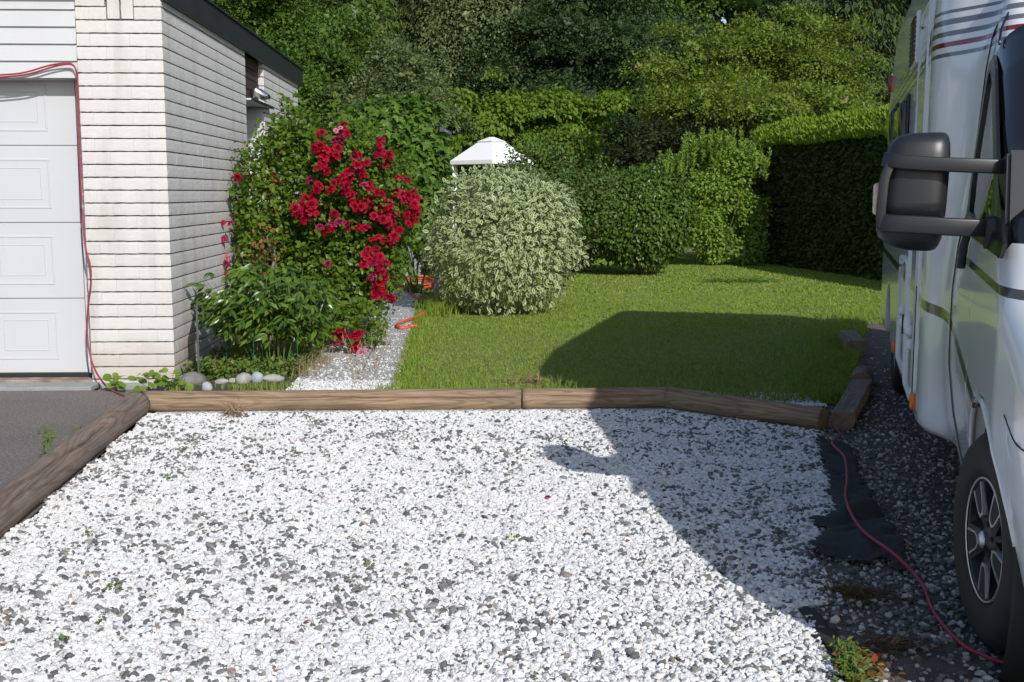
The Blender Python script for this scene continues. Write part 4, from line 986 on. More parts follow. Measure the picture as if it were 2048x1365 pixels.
L_['lavender'] = leaf_mat("lavender_flower", [(.16, .13, .30), (.22, .18, .36), (.30, .28, .40)], .6, .3)
L_['brown_leaf'] = leaf_mat("withered_leaf", [(.20, .085, .03), (.28, .13, .045), (.14, .07, .035)], .7, .25)
L_['red_leaf'] = leaf_mat("red_weed_leaf", [(.30, .05, .02), (.22, .08, .02), (.10, .14, .02)], .5, .3)

# ------------------------------------------------------------------ background trees
def trunk_mesh(p0, h, r, mt, parent, name="trunk", lean=(0, 0), limbs=6, spread=1.5):
    V, F = tube(catmull([(0, 0, -.1), (lean[0] * .3, lean[1] * .3, h * .4), (lean[0], lean[1], h)], 6), r, 10, taper=[1.15 - .9 * i / 12 for i in range(13)])
    for k in range(limbs):
        a = random.uniform(0, 6.28); z0 = h * random.uniform(.3, .75)
        v, f = tube(catmull([(lean[0] * z0 / h, lean[1] * z0 / h, z0), (math.cos(a) * spread * .5, math.sin(a) * spread * .5, z0 + spread * .35), (math.cos(a) * spread, math.sin(a) * spread, z0 + spread * .8)], 4), r * .4, 6, taper=[1 - .85 * i / 8 for i in range(9)])
        n = len(V); V += v; F += [tuple(q + n for q in t) for t in f]
    return link(name, py_mesh(name, V, F, mt, smooth=True), parent)

def broad_tree(name, label, base, ells, lf, ncl, per, cl, lsize, droop=.3, h=None, bark='bark', cat="tree", seed=0.0, group=None, shell=(.62, 1.0), flat=.52, tpl=RH, updir=.7, dens=None):
    t = thing(name, label, cat, (base[0], base[1], 0), 0, group); org = np.array([base[0], base[1], 0])
    top = max(e[2] + e[5] for e in ells)
    trunk_mesh(base, h or top * .7, max(.06, top * .016), M[bark], t, spread=max(e[3] for e in ells) * .6)
    vol = np.array([e[3] * e[5] for e in ells]); vol = vol / vol.sum(); PP, DD, NN, CP, CS = [], [], [], [], []
    for e, w in zip(ells, vol):
        n = max(3, int(ncl * w)); c, out = ell_points(n, e[:3], e[3:6], shell, seed=seed + e[0], lf=2.6)
        tier = cl * 2.0; hor = out[:, :2] * (cl * R.uniform(-.5, .7, n))[:, None]
        ph = .9 * lump(c * np.array([1, 1, .15]), 1.1, seed + e[0]) + R.random()
        zs_ = (np.round(c[:, 2] / tier + ph) - ph + R.normal(0, .16, n)) * tier; c[:, 2] = c[:, 2] * .45 + zs_ * .55 - np.linalg.norm(c[:, :2] - np.array(e[:2]), axis=1) * .10; c[:, :2] += hor
        sz = cl * R.uniform(.6, 1.6, n)
        k = np.repeat(np.arange(n), np.maximum(4, (per * (sz / cl) ** 2 * R.uniform(.6, 1.3, n)).astype(int))); m_ = len(k)
        g_ = rnd(m_); face = out[k] * .7 + np.array([0, 0, .75]); low = (g_ * face).sum(1) < -.15; g_[low] *= -1
        rad = (.55 + .45 * R.random(m_)) * (1 + .25 * lump(g_ * 2.2 + k[:, None] * 1.3, 2.0))
        g_ = g_ * rad[:, None]
        kc = np.repeat(np.arange(n), 20); gc = rnd(len(kc)) * (R.random(len(kc)) ** .4 * .48)[:, None]      # inner leaves that make each bough opaque
        CP.append(c[kc] + gc * sz[kc][:, None] * np.array([1, 1, flat])); CS.append(sz[kc] * R.uniform(.22, .42, len(kc)))
        p = c[k] + g_ * sz[k][:, None] * np.array([1, 1, flat]) - np.array([0, 0, .35]) * (np.linalg.norm(g_[:, :2], axis=1) ** 2 * sz[k])[:, None]
        nn = unit(out[k] * .45 + np.array([0, 0, updir]) + g_ * .55 + rnd(m_) * .6)
        dd = unit(out[k] * .5 + g_ * .7 + rnd(m_) * .7 - np.array([0, 0, droop]))
        PP.append(p); DD.append(dd); NN.append(nn)
    P, D, N_ = np.vstack(PP), np.vstack(DD), np.vstack(NN)
    P[:, 2] = np.maximum(P[:, 2], .05)
    CP, CS = np.vstack(CP), np.concatenate(CS); S = np.concatenate([lsize * R.uniform(.6, 1.3, len(P)), CS])
    P = np.vstack([P, CP]); D = np.vstack([D, rnd(len(CP))]); N_ = np.vstack([N_, rnd(len(CP))])
    leaf_cloud("crown", tpl, P, D, N_, S, L_[lf], t, origin=org)
    return t

def E(px, py, Y, rx_px, ry_px, dy=1.0):
    """ellipsoid seen at a pixel at distance Y, half sizes in pixels"""
    p = spot(px, py, Y); k = Y / 2300; return (p.x, p.y, p.z, rx_px * k, max(rx_px * k * dy, .3), ry_px * k)
def B(px, Y): p = spot(px, 386, Y); return (p.x, p.y)

def conifer(label, px, Y, h, r, lf, n, zlow=.5, name="spruce_tree", bare=0):
    bx_, by_ = B(px, Y); t = thing(name, label, "tree", (bx_, by_, 0)); org = np.array([bx_, by_, 0])
    V, F = tube([(0, 0, -.1), (0, 0, h * .5), (0, 0, h)], .2, 8, taper=[1, .6, .1]); link("trunk", py_mesh("trunk", V, F, M['bark'], smooth=True), t)
    PP, DD, NN, lim = [], [], [], []
    nb = int(n / 46)
    for k in range(nb):
        z = zlow + (h - zlow) * (k + R.random()) / nb; rr = r * (1 - (z / h) ** 1.3) * R.uniform(.7, 1.1) + .25; a = R.uniform(0, 2 * math.pi)
        if math.sin(a) > .3 and R.random() < .6: a = -a
        m_ = 46; s = R.random(m_) ** .7; dirv = np.array([math.cos(a), math.sin(a), 0])
        base = org + np.array([0, 0, z]); pos = base + dirv * (s * rr)[:, None] + np.array([0, 0, 1.0]) * (-.28 * rr * s ** 1.5 + .12 * rr * s ** 4)[:, None]
        side = np.array([-math.sin(a), math.cos(a), 0]); lat = R.normal(0, .22, m_) * (1.1 - s) * rr * .9
        pos = pos + side * lat[:, None] + np.array([0, 0, -1]) * (np.abs(lat) * .3 + R.random(m_) * .25)[:, None]
        PP.append(pos); DD.append(unit(dirv * .5 + side * np.sign(lat)[:, None] * .5 + np.array([0, 0, -.75]) + rnd(m_) * .3)); NN.append(unit(np.array([0, 0, .7]) + dirv * .5 + rnd(m_) * .5))
        if k % 17 == 0 and bare: lim.append((base, base + dirv * rr * 1.05 + np.array([0, 0, -.15 * rr])))
    P = np.vstack(PP); S = R.uniform(.18, .42, len(P))
    leaf_cloud("crown", RH, P, np.vstack(DD), np.vstack(NN), S, L_[lf], t, origin=org, aspect=np.full(len(P), .34))
    for ab in lim[:14]: stems("branch", [ab], .03, M['grey_stem'], t, org)
    return t

# far wood that closes the view
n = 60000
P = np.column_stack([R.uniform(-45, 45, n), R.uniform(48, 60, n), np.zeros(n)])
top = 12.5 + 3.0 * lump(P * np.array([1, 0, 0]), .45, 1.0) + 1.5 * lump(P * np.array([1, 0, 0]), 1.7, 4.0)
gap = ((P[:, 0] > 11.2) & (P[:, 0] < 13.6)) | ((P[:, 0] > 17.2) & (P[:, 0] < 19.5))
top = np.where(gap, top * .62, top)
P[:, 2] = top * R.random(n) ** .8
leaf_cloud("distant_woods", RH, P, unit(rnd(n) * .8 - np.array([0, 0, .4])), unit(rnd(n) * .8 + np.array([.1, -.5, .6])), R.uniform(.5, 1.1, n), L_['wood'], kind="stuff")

conifer("tall shaded spruce in the gap right of the weeping birch", 770, 44, 15, 3.6, 'spruce', 11000)
conifer("pale feathery larch rising behind the red rose", 700, 36, 13, 3.2, 'larch', 12000, name="larch_tree")
conifer("dark spruce with bare grey branches beside the camper roof", 1690, 40, 14, 3.4, 'spruce', 12000, bare=1)
conifer("slim spruce top standing behind the yellow-green tree", 1590, 46, 15, 3.0, 'spruce', 8000, bare=1)
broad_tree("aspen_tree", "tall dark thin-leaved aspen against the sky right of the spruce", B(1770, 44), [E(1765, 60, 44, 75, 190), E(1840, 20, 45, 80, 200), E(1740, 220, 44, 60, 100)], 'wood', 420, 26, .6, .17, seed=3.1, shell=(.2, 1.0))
broad_tree("oak_tree", "broad dark tree filling the top behind the bluish maples", B(1180, 47), [E(1180, -30, 47, 190, 170), E(1400, -10, 48, 110, 100), E(1010, -40, 47, 120, 120)], 'deep', 300, 80, 1.1, .19, seed=5)
broad_tree("birch_tree", "weeping birch with pale hanging leaf curtains", B(950, 41), [E(950, 40, 41, 85, 170), E(890, -40, 41, 60, 130), E(1005, 60, 41, 50, 120), E(900, 150, 41, 45, 80)], 'birch', 150, 110, .66, .105, bark='birch_bark', seed=2, flat=2.4, droop=1.3, shell=(.4, 1.0))
broad_tree("maple_tree", "dark bluish-green maple in the middle of the tree line", B(1120, 40), [E(1060, 130, 40, 105, 100), E(1150, 190, 39.5, 120, 90), E(1240, 100, 40.5, 110, 120), E(1310, 170, 40, 70, 100), E(1180, 20, 41, 130, 90)], 'maple', 105, 330, 1.0, .12, seed=1, shell=(.55, 1.0))
broad_tree("hazel_tree", "large mid-green leafy tree just behind the garage roof", B(560, 27), [E(510, 30, 27, 110, 130), E(610, 70, 26.5, 95, 110), E(450, -30, 27, 110, 110), E(640, 190, 25.5, 80, 90), E(690, 130, 27, 70, 100), E(600, 130, 26, 70, 60)], 'deep', 120, 270, .68, .09, seed=6, shell=(.5, 1.0))
broad_tree("sallow_tree", "small pale-leaved tree between the larch and the cherry bush", B(790, 25), [E(790, 150, 25, 70, 70), E(830, 200, 24.6, 60, 60), E(740, 205, 24.8, 50, 60)], 'birch', 65, 140, .42, .07, seed=8, shell=(.45, 1.0))
broad_tree("cherry_bush", "bright green bushy cherry with drooping leaves behind the white gazebo", B(1080, 36), [E(960, 232, 36, 75, 58), E(1060, 235, 36.5, 95, 60), E(1160, 262, 36, 90, 58), E(1050, 310, 37.5, 160, 60), E(1232, 215, 36, 30, 34), E(918, 186, 36, 26, 34)], 'bright', 85, 190, .60, .15, droop=1.2, seed=9, updir=.35, shell=(.5, 1.0))
broad_tree("apple_tree", "wide yellow-green tree standing behind the clipped hedge", B(1500, 32), [E(1410, 150, 31, 105, 70), E(1530, 105, 32, 115, 70), E(1640, 150, 31.5, 85, 85), E(1500, 210, 30, 170, 62), E(1365, 228, 30, 58, 45), E(1620, 230, 30, 85, 42), E(1340, 95, 31, 40, 25)], 'yellowish', 165, 220, .60, .085, seed=4, shell=(.45, 1.0))
broad_tree("laurel_bush", "deep shaded undergrowth bush below the yellow-green tree", B(1330, 29), [E(1300, 290, 29, 90, 60), E(1400, 275, 29, 90, 42)], 'wood', 60, 70, .40, .10, seed=4.4, cat="bush")

# ------------------------------------------------------------------ clipped hedge on the far side of the lawn
hp0, hp1 = np.array([6.15, 25.3]), np.array([8.35, 11.0]); hd = (hp1 - hp0) / np.linalg.norm(hp1 - hp0); hn = np.array([hd[1], -hd[0]]); hn = hn if hn[0] < 0 else -hn
hedge = thing("thuja_hedge", "tall clipped thuja hedge with yellow-green top along the lawn", "hedge", (hp0[0], hp0[1], 0)); horg = np.array([hp0[0], hp0[1], 0])
HL = np.linalg.norm(hp1 - hp0); HH = 2.88
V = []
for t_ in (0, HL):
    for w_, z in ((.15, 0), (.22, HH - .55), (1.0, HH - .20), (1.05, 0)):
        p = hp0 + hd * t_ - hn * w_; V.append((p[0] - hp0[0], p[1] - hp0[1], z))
link("light_block_core", py_mesh("light_block_core", V, [(0, 1, 2, 3), (7, 6, 5, 4), (0, 4, 5, 1), (1, 5, 6, 2), (2, 6, 7, 3), (3, 7, 4, 0)], mat("hedge_interior", (.012, .018, .006), .95)), hedge)  # dark box added inside the hedge to block light
n = 62000; t_ = R.uniform(-.2, HL, n); zz = (HH - .25) * R.random(n) ** .9; inn = R.exponential(.07, n) - .02
inn = inn - .06 * lump(np.column_stack([t_, zz * 1.2, zz * 0]), 2.4, 1)
P = np.column_stack([hp0[0] + hd[0] * t_ - hn[0] * inn, hp0[1] + hd[1] * t_ - hn[1] * inn, zz])
hn3 = np.array([hn[0], hn[1], 0]); D = unit(np.array([0, 0, -.35]) + hn3 * .7 + rnd(n) * .7); N_ = unit(hn3 * .7 + np.array([0, 0, .45]) + rnd(n) * .6)
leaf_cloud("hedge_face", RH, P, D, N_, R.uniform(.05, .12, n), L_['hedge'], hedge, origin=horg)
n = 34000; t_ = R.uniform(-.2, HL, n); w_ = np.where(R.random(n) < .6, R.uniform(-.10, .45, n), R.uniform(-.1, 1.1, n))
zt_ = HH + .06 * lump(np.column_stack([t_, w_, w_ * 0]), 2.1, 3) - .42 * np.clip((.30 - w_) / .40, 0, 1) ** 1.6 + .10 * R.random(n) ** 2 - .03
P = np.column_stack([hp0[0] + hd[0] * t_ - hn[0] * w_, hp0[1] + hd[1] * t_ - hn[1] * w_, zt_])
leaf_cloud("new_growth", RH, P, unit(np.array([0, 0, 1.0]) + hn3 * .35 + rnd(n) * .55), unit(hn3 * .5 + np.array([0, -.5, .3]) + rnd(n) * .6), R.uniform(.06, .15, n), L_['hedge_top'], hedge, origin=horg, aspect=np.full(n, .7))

# ------------------------------------------------------------------ white gazebo behind the shrubs
gz0 = spot(985, 386, 33.0); gz = thing("garden_gazebo", "white canvas pavilion roof behind the variegated shrub", "gazebo", (gz0.x, gz0.y + 1.2, 0), math.radians(45))
hh = .86; ez, pz = 2.44, 3.10
V = [(-hh, -hh, ez), (hh, -hh, ez), (hh, hh, ez), (-hh, hh, ez)]; cs = .26; cz = pz - .10
V += [(-cs, -cs, cz), (cs, -cs, cz), (cs, cs, cz), (-cs, cs, cz)]
mid = []
F = [(0, 1, 5, 4), (1, 2, 6, 5), (2, 3, 7, 6), (3, 0, 4, 7)]
link("canopy", py_mesh("canopy", V, F, M['canvas']), gz)
V = [(-cs - .05, -cs - .05, cz - .005), (cs + .05, -cs - .05, cz - .005), (cs + .05, cs + .05, cz - .005), (-cs - .05, cs + .05, cz - .005), (-.05, -.05, pz + .03), (.05, -.05, pz + .03), (.05, .05, pz + .03), (-.05, .05, pz + .03)]
link("vent_cap", py_mesh("vent_cap", V, [(0, 1, 5, 4), (1, 2, 6, 5), (2, 3, 7, 6), (3, 0, 4, 7), (4, 5, 6, 7)], M['canvas']), gz)
for a, b_ in (((-hh, -hh), (hh, -hh)), ((hh, -hh), (hh, hh)), ((hh, hh), (-hh, hh)), ((-hh, hh), (-hh, -hh))):
    V = [(a[0], a[1], ez), (b_[0], b_[1], ez), (b_[0], b_[1], ez - .11), (a[0], a[1], ez - .11)]
    o = link("valance", py_mesh("valance", V, [(0, 1, 2, 3)], M['canvas']), gz); md = o.modifiers.new("thick", 'SOLIDIFY'); md.thickness = .01
for sx in (-1, 1):
    for sy in (-1, 1):
        link("post", box_mesh("post", sx * (hh - .05) - .025, sx * (hh - .05) + .025, sy * (hh - .05) - .025, sy * (hh - .05) + .025, 0, ez - .02, M['canvas'], .004), gz)
V = []
for k in range(9):
    x = -hh + .04 + .22 * k / 8 + .0; yy = hh - .02 + .03 * math.sin(k * 2.0); V += [(x, yy, .1), (x, yy, ez - .1)]
F = [(2 * k, 2 * k + 2, 2 * k + 3, 2 * k + 1) for k in range(8)]
o = link("curtain", py_mesh("curtain", V, F, M['canvas'], smooth=True), gz); md = o.modifiers.new("thick", 'SOLIDIFY'); md.thickness = .01

# ------------------------------------------------------------------ shrubs of the garden
def shrub(name, label, base, ells, lf, n, lsize, tpl=BL, droop=.4, up=.5, shell=(.6, 1.0), stem_n=10, stem_mt='twig', lumpy=.14, seed=0.0, zmin=.04, mts=None, fm=None, parts=0, cat="shrub", stem_r=.012, key=None, front=.7):
    t = thing(name, label, cat, (base[0], base[1], 0)); org = np.array([base[0], base[1], 0])
    vol = np.array([e[3] * e[5] for e in ells]); vol = vol / vol.sum(); PP, DD, NN = [], [], []
    for e, w in zip(ells, vol):
        m_ = int(n * w); p, out = ell_points(m_, e[:3], e[3:6], shell, lumpy=lumpy, lf=3.5, seed=seed, zmin=zmin, front=front)
        p = p + rnd(m_) * .03
        PP.append(p); NN.append(unit(out * .8 + np.array([0, 0, up]) + rnd(m_) * .5)); DD.append(unit(out * .5 + rnd(m_) * .8 - np.array([0, 0, droop])))
    P, D, N_ = np.vstack(PP), np.vstack(DD), np.vstack(NN); S = lsize * R.uniform(.65, 1.3, len(P))
    mm = mts or L_[lf]
    if parts: leaf_parts("leaf", tpl, P, D, N_, S, mm, t, fm, parts, org)
    else: leaf_cloud("foliage", tpl, P, D, N_, S, mm, t, None, fm, origin=org)
    prs = []
    for k in range(stem_n):
        e = ells[k % len(ells)]; q, _ = ell_points(1, e[:3], e[3:6], (.4, .8)); prs.append(((base[0] + random.uniform(-.1, .1), base[1] + random.uniform(-.1, .1), 0), tuple(q[0])))
    stems("stem", prs, stem_r, M[stem_mt], t, org)
    return t, P, N_

q = ground(1012, 640); vc = (q.x, q.y + .75)
shrub("variegated_dogwood", "rounded shrub with cream-edged pale green leaves on the lawn edge", vc, [(vc[0], vc[1], .90, .97, .92, .90), (vc[0] - .1, vc[1], 1.45, .62, .6, .38), (vc[0] + .3, vc[1], 1.25, .6, .6, .42)], None, 10500, .076, VG, droop=.55, up=.45, shell=(.72, 1.03), mts=[L_['var_green'], L_['var_cream']], fm=VG_m, parts=290, stem_n=16, lumpy=.10, seed=2.0)
q = ground(1288, 552); wc = (q.x, q.y)
t, _, _ = shrub("weeping_pea_shrub", "dark green dome-shaped weeping shrub on the lawn with a short trunk", wc, [(wc[0] - .10, wc[1], 1.08, 1.02, .8, .92)], 'weep', 13500, .07, BL, droop=1.0, up=.35, shell=(.70, 1.02), lumpy=.10, seed=4, stem_n=8, zmin=.14)
stems("trunk", [((wc[0], wc[1], 0), (wc[0] + .05, wc[1], 1.5))], .06, M['grey_stem'], t, (wc[0], wc[1], 0))
q = ground(1440, 535); lc = (q.x, q.y + .6)
lil_e = []
for k in range(26):
    a_ = R.uniform(0, 6.28); r_ = R.random() ** .5; zc = R.uniform(.35, 2.15); w_ = (1 - .38 * (zc / 2.2) ** 2)
    lil_e.append((lc[0] + .03 + math.cos(a_) * r_ * .82 * w_, lc[1] + math.sin(a_) * r_ * .6 * w_, zc, R.uniform(.26, .48), R.uniform(.26, .42), R.uniform(.28, .52)))
shrub("lilac_bush", "tall bright green bush growing in front of the thuja hedge", lc, lil_e, 'lilac', 19000, .072, BL, droop=.2, up=.6, lumpy=.25, seed=6, stem_n=20, shell=(.45, 1.05), zmin=.08)
# upright shoots on the lilac top
n = 7600; nsh = 190; sx = R.uniform(-1.15, 1.05, nsh); sz = 1.95 + .55 * R.random(nsh) - .38 * (sx + .0) ** 2; k = R.integers(0, nsh, n); s = R.random(n)
P = np.column_stack([lc[0] + sx[k] + .03 * s, lc[1] + R.uniform(-.5, .5, nsh)[k], sz[k] + s * R.uniform(.2, .42, nsh)[k]])
o = leaf_cloud("young_shoots", LN, P, unit(rnd(n) * np.array([.8, .8, .3]) + np.array([0, 0, .75])), unit(rnd(n) + np.array([0, -.6, .5])), R.uniform(.06, .10, n), L_['lilac']); o.name = "young_shoots"; o["kind"] = "stuff"
o.parent = [x for x in COL.objects if x.name == "lilac_bush"][0]; o.matrix_parent_inverse = Matrix.Translation((-lc[0], -lc[1], 0))
shrub("barberry_bush", "reddish-green fine-leaved bush directly behind the variegated shrub", B(1110, 21), [E(1080, 350, 20.5, 78, 95), E(1150, 400, 20, 90, 90), E(1040, 400, 21, 60, 90), E(1200, 390, 20.5, 55, 62), E(1140, 480, 22.0, 80, 70)], 'rust', 12000, .055, BL, droop=.1, up=.6, lumpy=.2, seed=7, stem_n=14)
# climbing rose on the left
RC = (-1.62, 12.1)
rose_e = [(-1.55, 11.9, 1.55, .80, .62, .62), (-1.45, 12.2, .85, .75, .55, .62), (-1.25, 11.75, .72, .55, .42, .48), (-1.75, 11.6, .62, .42, .4, .45), (-2.02, 11.5, 1.45, .33, .45, .62), (-1.15, 12.0, 1.35, .50, .55, .55), (-.90, 12.1, 1.10, .33, .42, .40), (-1.75, 11.9, 2.0, .42, .4, .28), (-1.0, 11.95, 1.60, .45, .5, .42), (-1.35, 11.9, 1.95, .45, .45, .30), (-2.15, 11.2, .95, .12, .22, .48), (-1.65, 12.5, .75, .60, .5, .55)]
rose, RP, RN = shrub("climbing_rose", "big climbing rose covered in crimson blooms against the garage wall", RC, rose_e, 'rose', 28000, .052, BL, droop=.35, up=.5, shell=(.5, 1.05), parts=290, stem_n=20, lumpy=.26, seed=11, stem_r=.016, stem_mt='grey_stem')
stems("main_stem", [((-1.98, 11.2, 0), (-1.93, 11.3, 1.0)), ((-1.99, 11.25, 0), (-2.05, 11.4, 1.2)), ((-2.02, 11.1, 0), (-1.9, 11.2, .9))], .022, M['grey_stem'], rose, (*RC, 0), r1=.6)
# tall pale shoots at its top left
n = 420; nsh = 26; bx_ = R.uniform(-2.1, -1.3, nsh); bz_ = R.uniform(1.75, 2.1, nsh); k = R.integers(0, nsh, n); s = R.random(n)
P = np.column_stack([bx_[k] + .1 * s, 11.4 + R.uniform(-.1, .4, nsh)[k], bz_[k] + s * .38])
o = leaf_cloud("young_shoots", BL, P, unit(rnd(n) * .9 + np.array([0, -.1, .2])), unit(rnd(n) * .5 + np.array([.2, -.5, .7])), R.uniform(.05, .085, n), L_['rose'], rose, origin=(*RC, 0), kind="stuff")
def bloom(seed, mt):
    rg = np.random.default_rng(seed); V, F = [], []
    for ring, (cnt, tilt, rad, sz) in enumerate(((6, .25, .22, .55), (6, .60, .16, .48), (5, .95, .10, .38), (4, 1.25, .05, .28))):
        for k in range(cnt):
            a = 2 * math.pi * (k + .5 * ring) / cnt + rg.uniform(-.2, .2); t_ = tilt + rg.uniform(-.15, .15); w = sz * rg.uniform(.75, 1.0) * .55
            ca, sa = math.cos(a), math.sin(a); n0 = len(V)
            for u, hw, curl in ((0, .35, 0), (.5, 1.0, .0), (.9, .95, -.06), (1.05, .55, -.14)):
                r_ = rad + u * sz * math.cos(t_); z = u * sz * math.sin(t_) + curl * (1 if ring < 2 else 0) + .05 * ring
                for sgn in (-1, 1):
                    V.append((ca * r_ - sa * sgn * hw * w, sa * r_ + ca * sgn * hw * w, z + abs(hw) * .10 + rg.uniform(-.03, .03)))
            for q in range(3): F.append((n0 + 2 * q, n0 + 2 * q + 1, n0 + 2 * q + 3, n0 + 2 * q + 2))
    return py_mesh("rose_bloom", V, F, mt, smooth=True)
BLM = [bloom(s, L_['petal']) for s in range(5)]; BLP = [bloom(s + 20, L_['petal_pink']) for s in range(3)]; BLF = [bloom(s + 40, L_['petal_fade']) for s in range(2)]
def put_bloom(px, py, Y, size, kind=0):
    p = spot(px, py, Y); me = random.choice((BLM, BLP, BLF)[kind]); o = link("rose_bloom", me, rose)
    nrm = Vector((random.uniform(-.8, .9), -1 + random.uniform(-.1, .6), random.uniform(-.2, 1.2))).normalized()
    rot = nrm.to_track_quat('Z', 'Y').to_matrix() @ Matrix.Rotation(random.uniform(0, 6.28), 3, 'Z')
    o.matrix_local = Matrix.Translation(p - Vector((*RC, 0))) @ rot.to_4x4() @ Matrix.Scale(size, 4)
    if kind == 2: o["label"] = "faded pink bloom"
blooms = [(543, 352, 0), (555, 362, 0), (540, 366, 0), (608, 412, 0), (622, 425, 0), (598, 428, 0), (612, 438, 0), (634, 380, 0), (640, 268, 0), (688, 252, 0), (692, 268, 0), (668, 282, 1), (640, 292, 0), (652, 300, 0), (662, 318, 0), (648, 330, 0), (655, 345, 0), (672, 312, 0),
          (760, 292, 0), (780, 312, 0), (766, 328, 0), (718, 340, 0), (726, 350, 0), (714, 332, 0), (676, 365, 0), (690, 372, 0), (702, 362, 0), (684, 385, 0), (696, 390, 0), (735, 378, 0), (745, 392, 0), (752, 385, 0), (728, 372, 1), (740, 410, 0), (762, 418, 0), (772, 430, 0), (765, 440, 0), (782, 436, 0), (790, 428, 0), (776, 448, 0),
          (815, 392, 0), (822, 408, 0), (818, 424, 0), (828, 420, 0), (832, 440, 0), (820, 448, 0), (836, 425, 0), (808, 400, 0), (800, 462, 0), (792, 478, 0), (786, 486, 0), (780, 492, 0), (672, 435, 1), (680, 445, 1), (665, 450, 1), (640, 455, 1), (664, 462, 0), (696, 460, 0), (722, 415, 0), (610, 400, 0), (590, 418, 0), (628, 408, 0),
          (765, 545, 0), (752, 540, 0), (772, 558, 0), (760, 566, 0), (754, 578, 0), (765, 582, 0), (748, 588, 0), (740, 520, 0), (750, 505, 0), (735, 500, 0), (748, 525, 1), (760, 515, 0), (455, 518, 2), (456, 508, 2), (456, 535, 0), (453, 526, 1), (458, 550, 0), (446, 446, 0), (462, 448, 1), (447, 478, 1), (508, 426, 2), (563, 305, 0), (660, 302, 0), (672, 262, 2), (655, 528, 1), (712, 308, 0), (545, 420, 0) ,
          (685, 355, 0), (670, 372, 0), (730, 398, 0), (757, 428, 0), (785, 445, 0), (770, 412, 0), (648, 315, 0), (638, 300, 0), (606, 424, 0), (618, 416, 0)]
blooms += [(random.uniform(590, 835), random.uniform(280, 470), 0 if random.random() < .93 else 1) for _ in range(26)] + [(random.gauss(762, 18), random.uniform(470, 600), 0 if random.random() < .9 else 1) for _ in range(12)] + [(random.uniform(470, 640), random.uniform(300, 440), 0) for _ in range(9)] + [(px + random.uniform(-13, 13), py + random.uniform(-11, 11), kd if random.random() > .05 else 1) for px, py, kd in blooms if px > 480 and random.random() < .7]
for px, py, kd in blooms:
    Y = 11.15 + .5 * abs(px - 640) / 200 + random.uniform(-.05, .1)
    if px < 480: Y = 10.95
    if py > 495 and px > 700: Y = 11.4
    put_bloom(px, py, Y, random.uniform(.046, .080) * (1.3 if (px, py) in ((608, 412), (612, 438), (598, 428), (622, 425), (606, 424), (618, 416)) else 1.0) * (.7 if kd == 2 or px < 480 else 1.0), kd)
for px, py, kd in ((692, 604, 1), (700, 612, 0), (706, 622, 0), (690, 625, 0), (714, 618, 0), (732, 625, 0), (672, 682, 1), (680, 676, 0), (686, 668, 0), (708, 678, 0), (716, 672, 0), (705, 694, 0), (712, 690, 0), (694, 640, 1), (724, 710, 2)):
    put_bloom(px, py, 10.55 if py > 650 else 12.0, random.uniform(.07, .095), kd)
# low trailing shoots with leaves by the path
n = 700; P = np.array([tuple(spot(R.uniform(640, 770), R.uniform(600, 690), R.uniform(10.4, 11.6))) for _ in range(n)]); P[:, 2] = np.clip(P[:, 2], .03, .5)
leaf_cloud("trailing_shoot", BL, P, unit(rnd(n) + np.array([.1, -.1, .1])), unit(rnd(n) * .6 + np.array([0, -.3, .8])), R.uniform(.04, .075, n), L_['rose'], rose, origin=(*RC, 0), kind="stuff")
n = 90; P = np.array([tuple(spot(R.uniform(500, 560), R.uniform(450, 560), 11.0)) for _ in range(n)])
leaf_cloud("withered_leaves", BL, P, rnd(n), rnd(n), R.uniform(.03, .06, n), L_['brown_leaf'], rose, origin=(*RC, 0))
stems("dry_cane", [((-2.12, 10.95, 0), (-2.2 + .03 * k, 10.9 + .05 * k, random.uniform(.5, 1.2))) for k in range(9)], .006, M['twig'], rose, (*RC, 0))

# hop-covered arch over the path
arch = thing("garden_arch", "dark wooden arch with slatted top under the climbing hop", "arch", (-1.15, 17.2, 0))
for x in (-.72, .62):
    for y in (-.35, .35): link("post", box_mesh("post", x - .04, x + .04, y - .04, y + .04, 0, 2.35, M['fascia_grey'] if 'fascia_grey' in M else M['boulder_dark'], .006), arch)
for k in range(7):
    x = -.9 + k * .27; link("slat", box_mesh("slat", x - .03, x + .03, -.6, .6, 2.36 + .25 * math.sin(k / 6 * math.pi), 2.43 + .25 * math.sin(k / 6 * math.pi), mat("bluish_slat", (.04, .05, .065), .5) if k == 0 else bpy.data.materials["bluish_slat"], .006), arch)
for y in (-.45, .45):
    pts = [(-.95, y, 2.33), (-.5, y, 2.55), (0, y, 2.62), (.5, y, 2.52), (.85, y, 2.33)]
    link("beam", tube_mesh("beam", catmull(pts, 5), .035, bpy.data.materials["bluish_slat"]), arch)
hc = (-.85, 17.0)
hop_e = [(-.80, 16.9, 2.05, .46, .5, .80), (-1.25, 17.0, 2.48, .60, .6, .40), (-.66, 16.8, 1.2, .26, .4, .75), (-1.65, 17.1, 2.30, .35, .5, .38)]
shrub("climbing_hop", "lobed-leaved hop climbing over the arch behind the red rose", hc, hop_e, 'hop', 6000, .12, HOP, droop=.8, up=.35, shell=(.6, 1.03), parts=290, stem_n=14, lumpy=.16, seed=13, cat="climber", stem_mt='green_stem', zmin=.3)

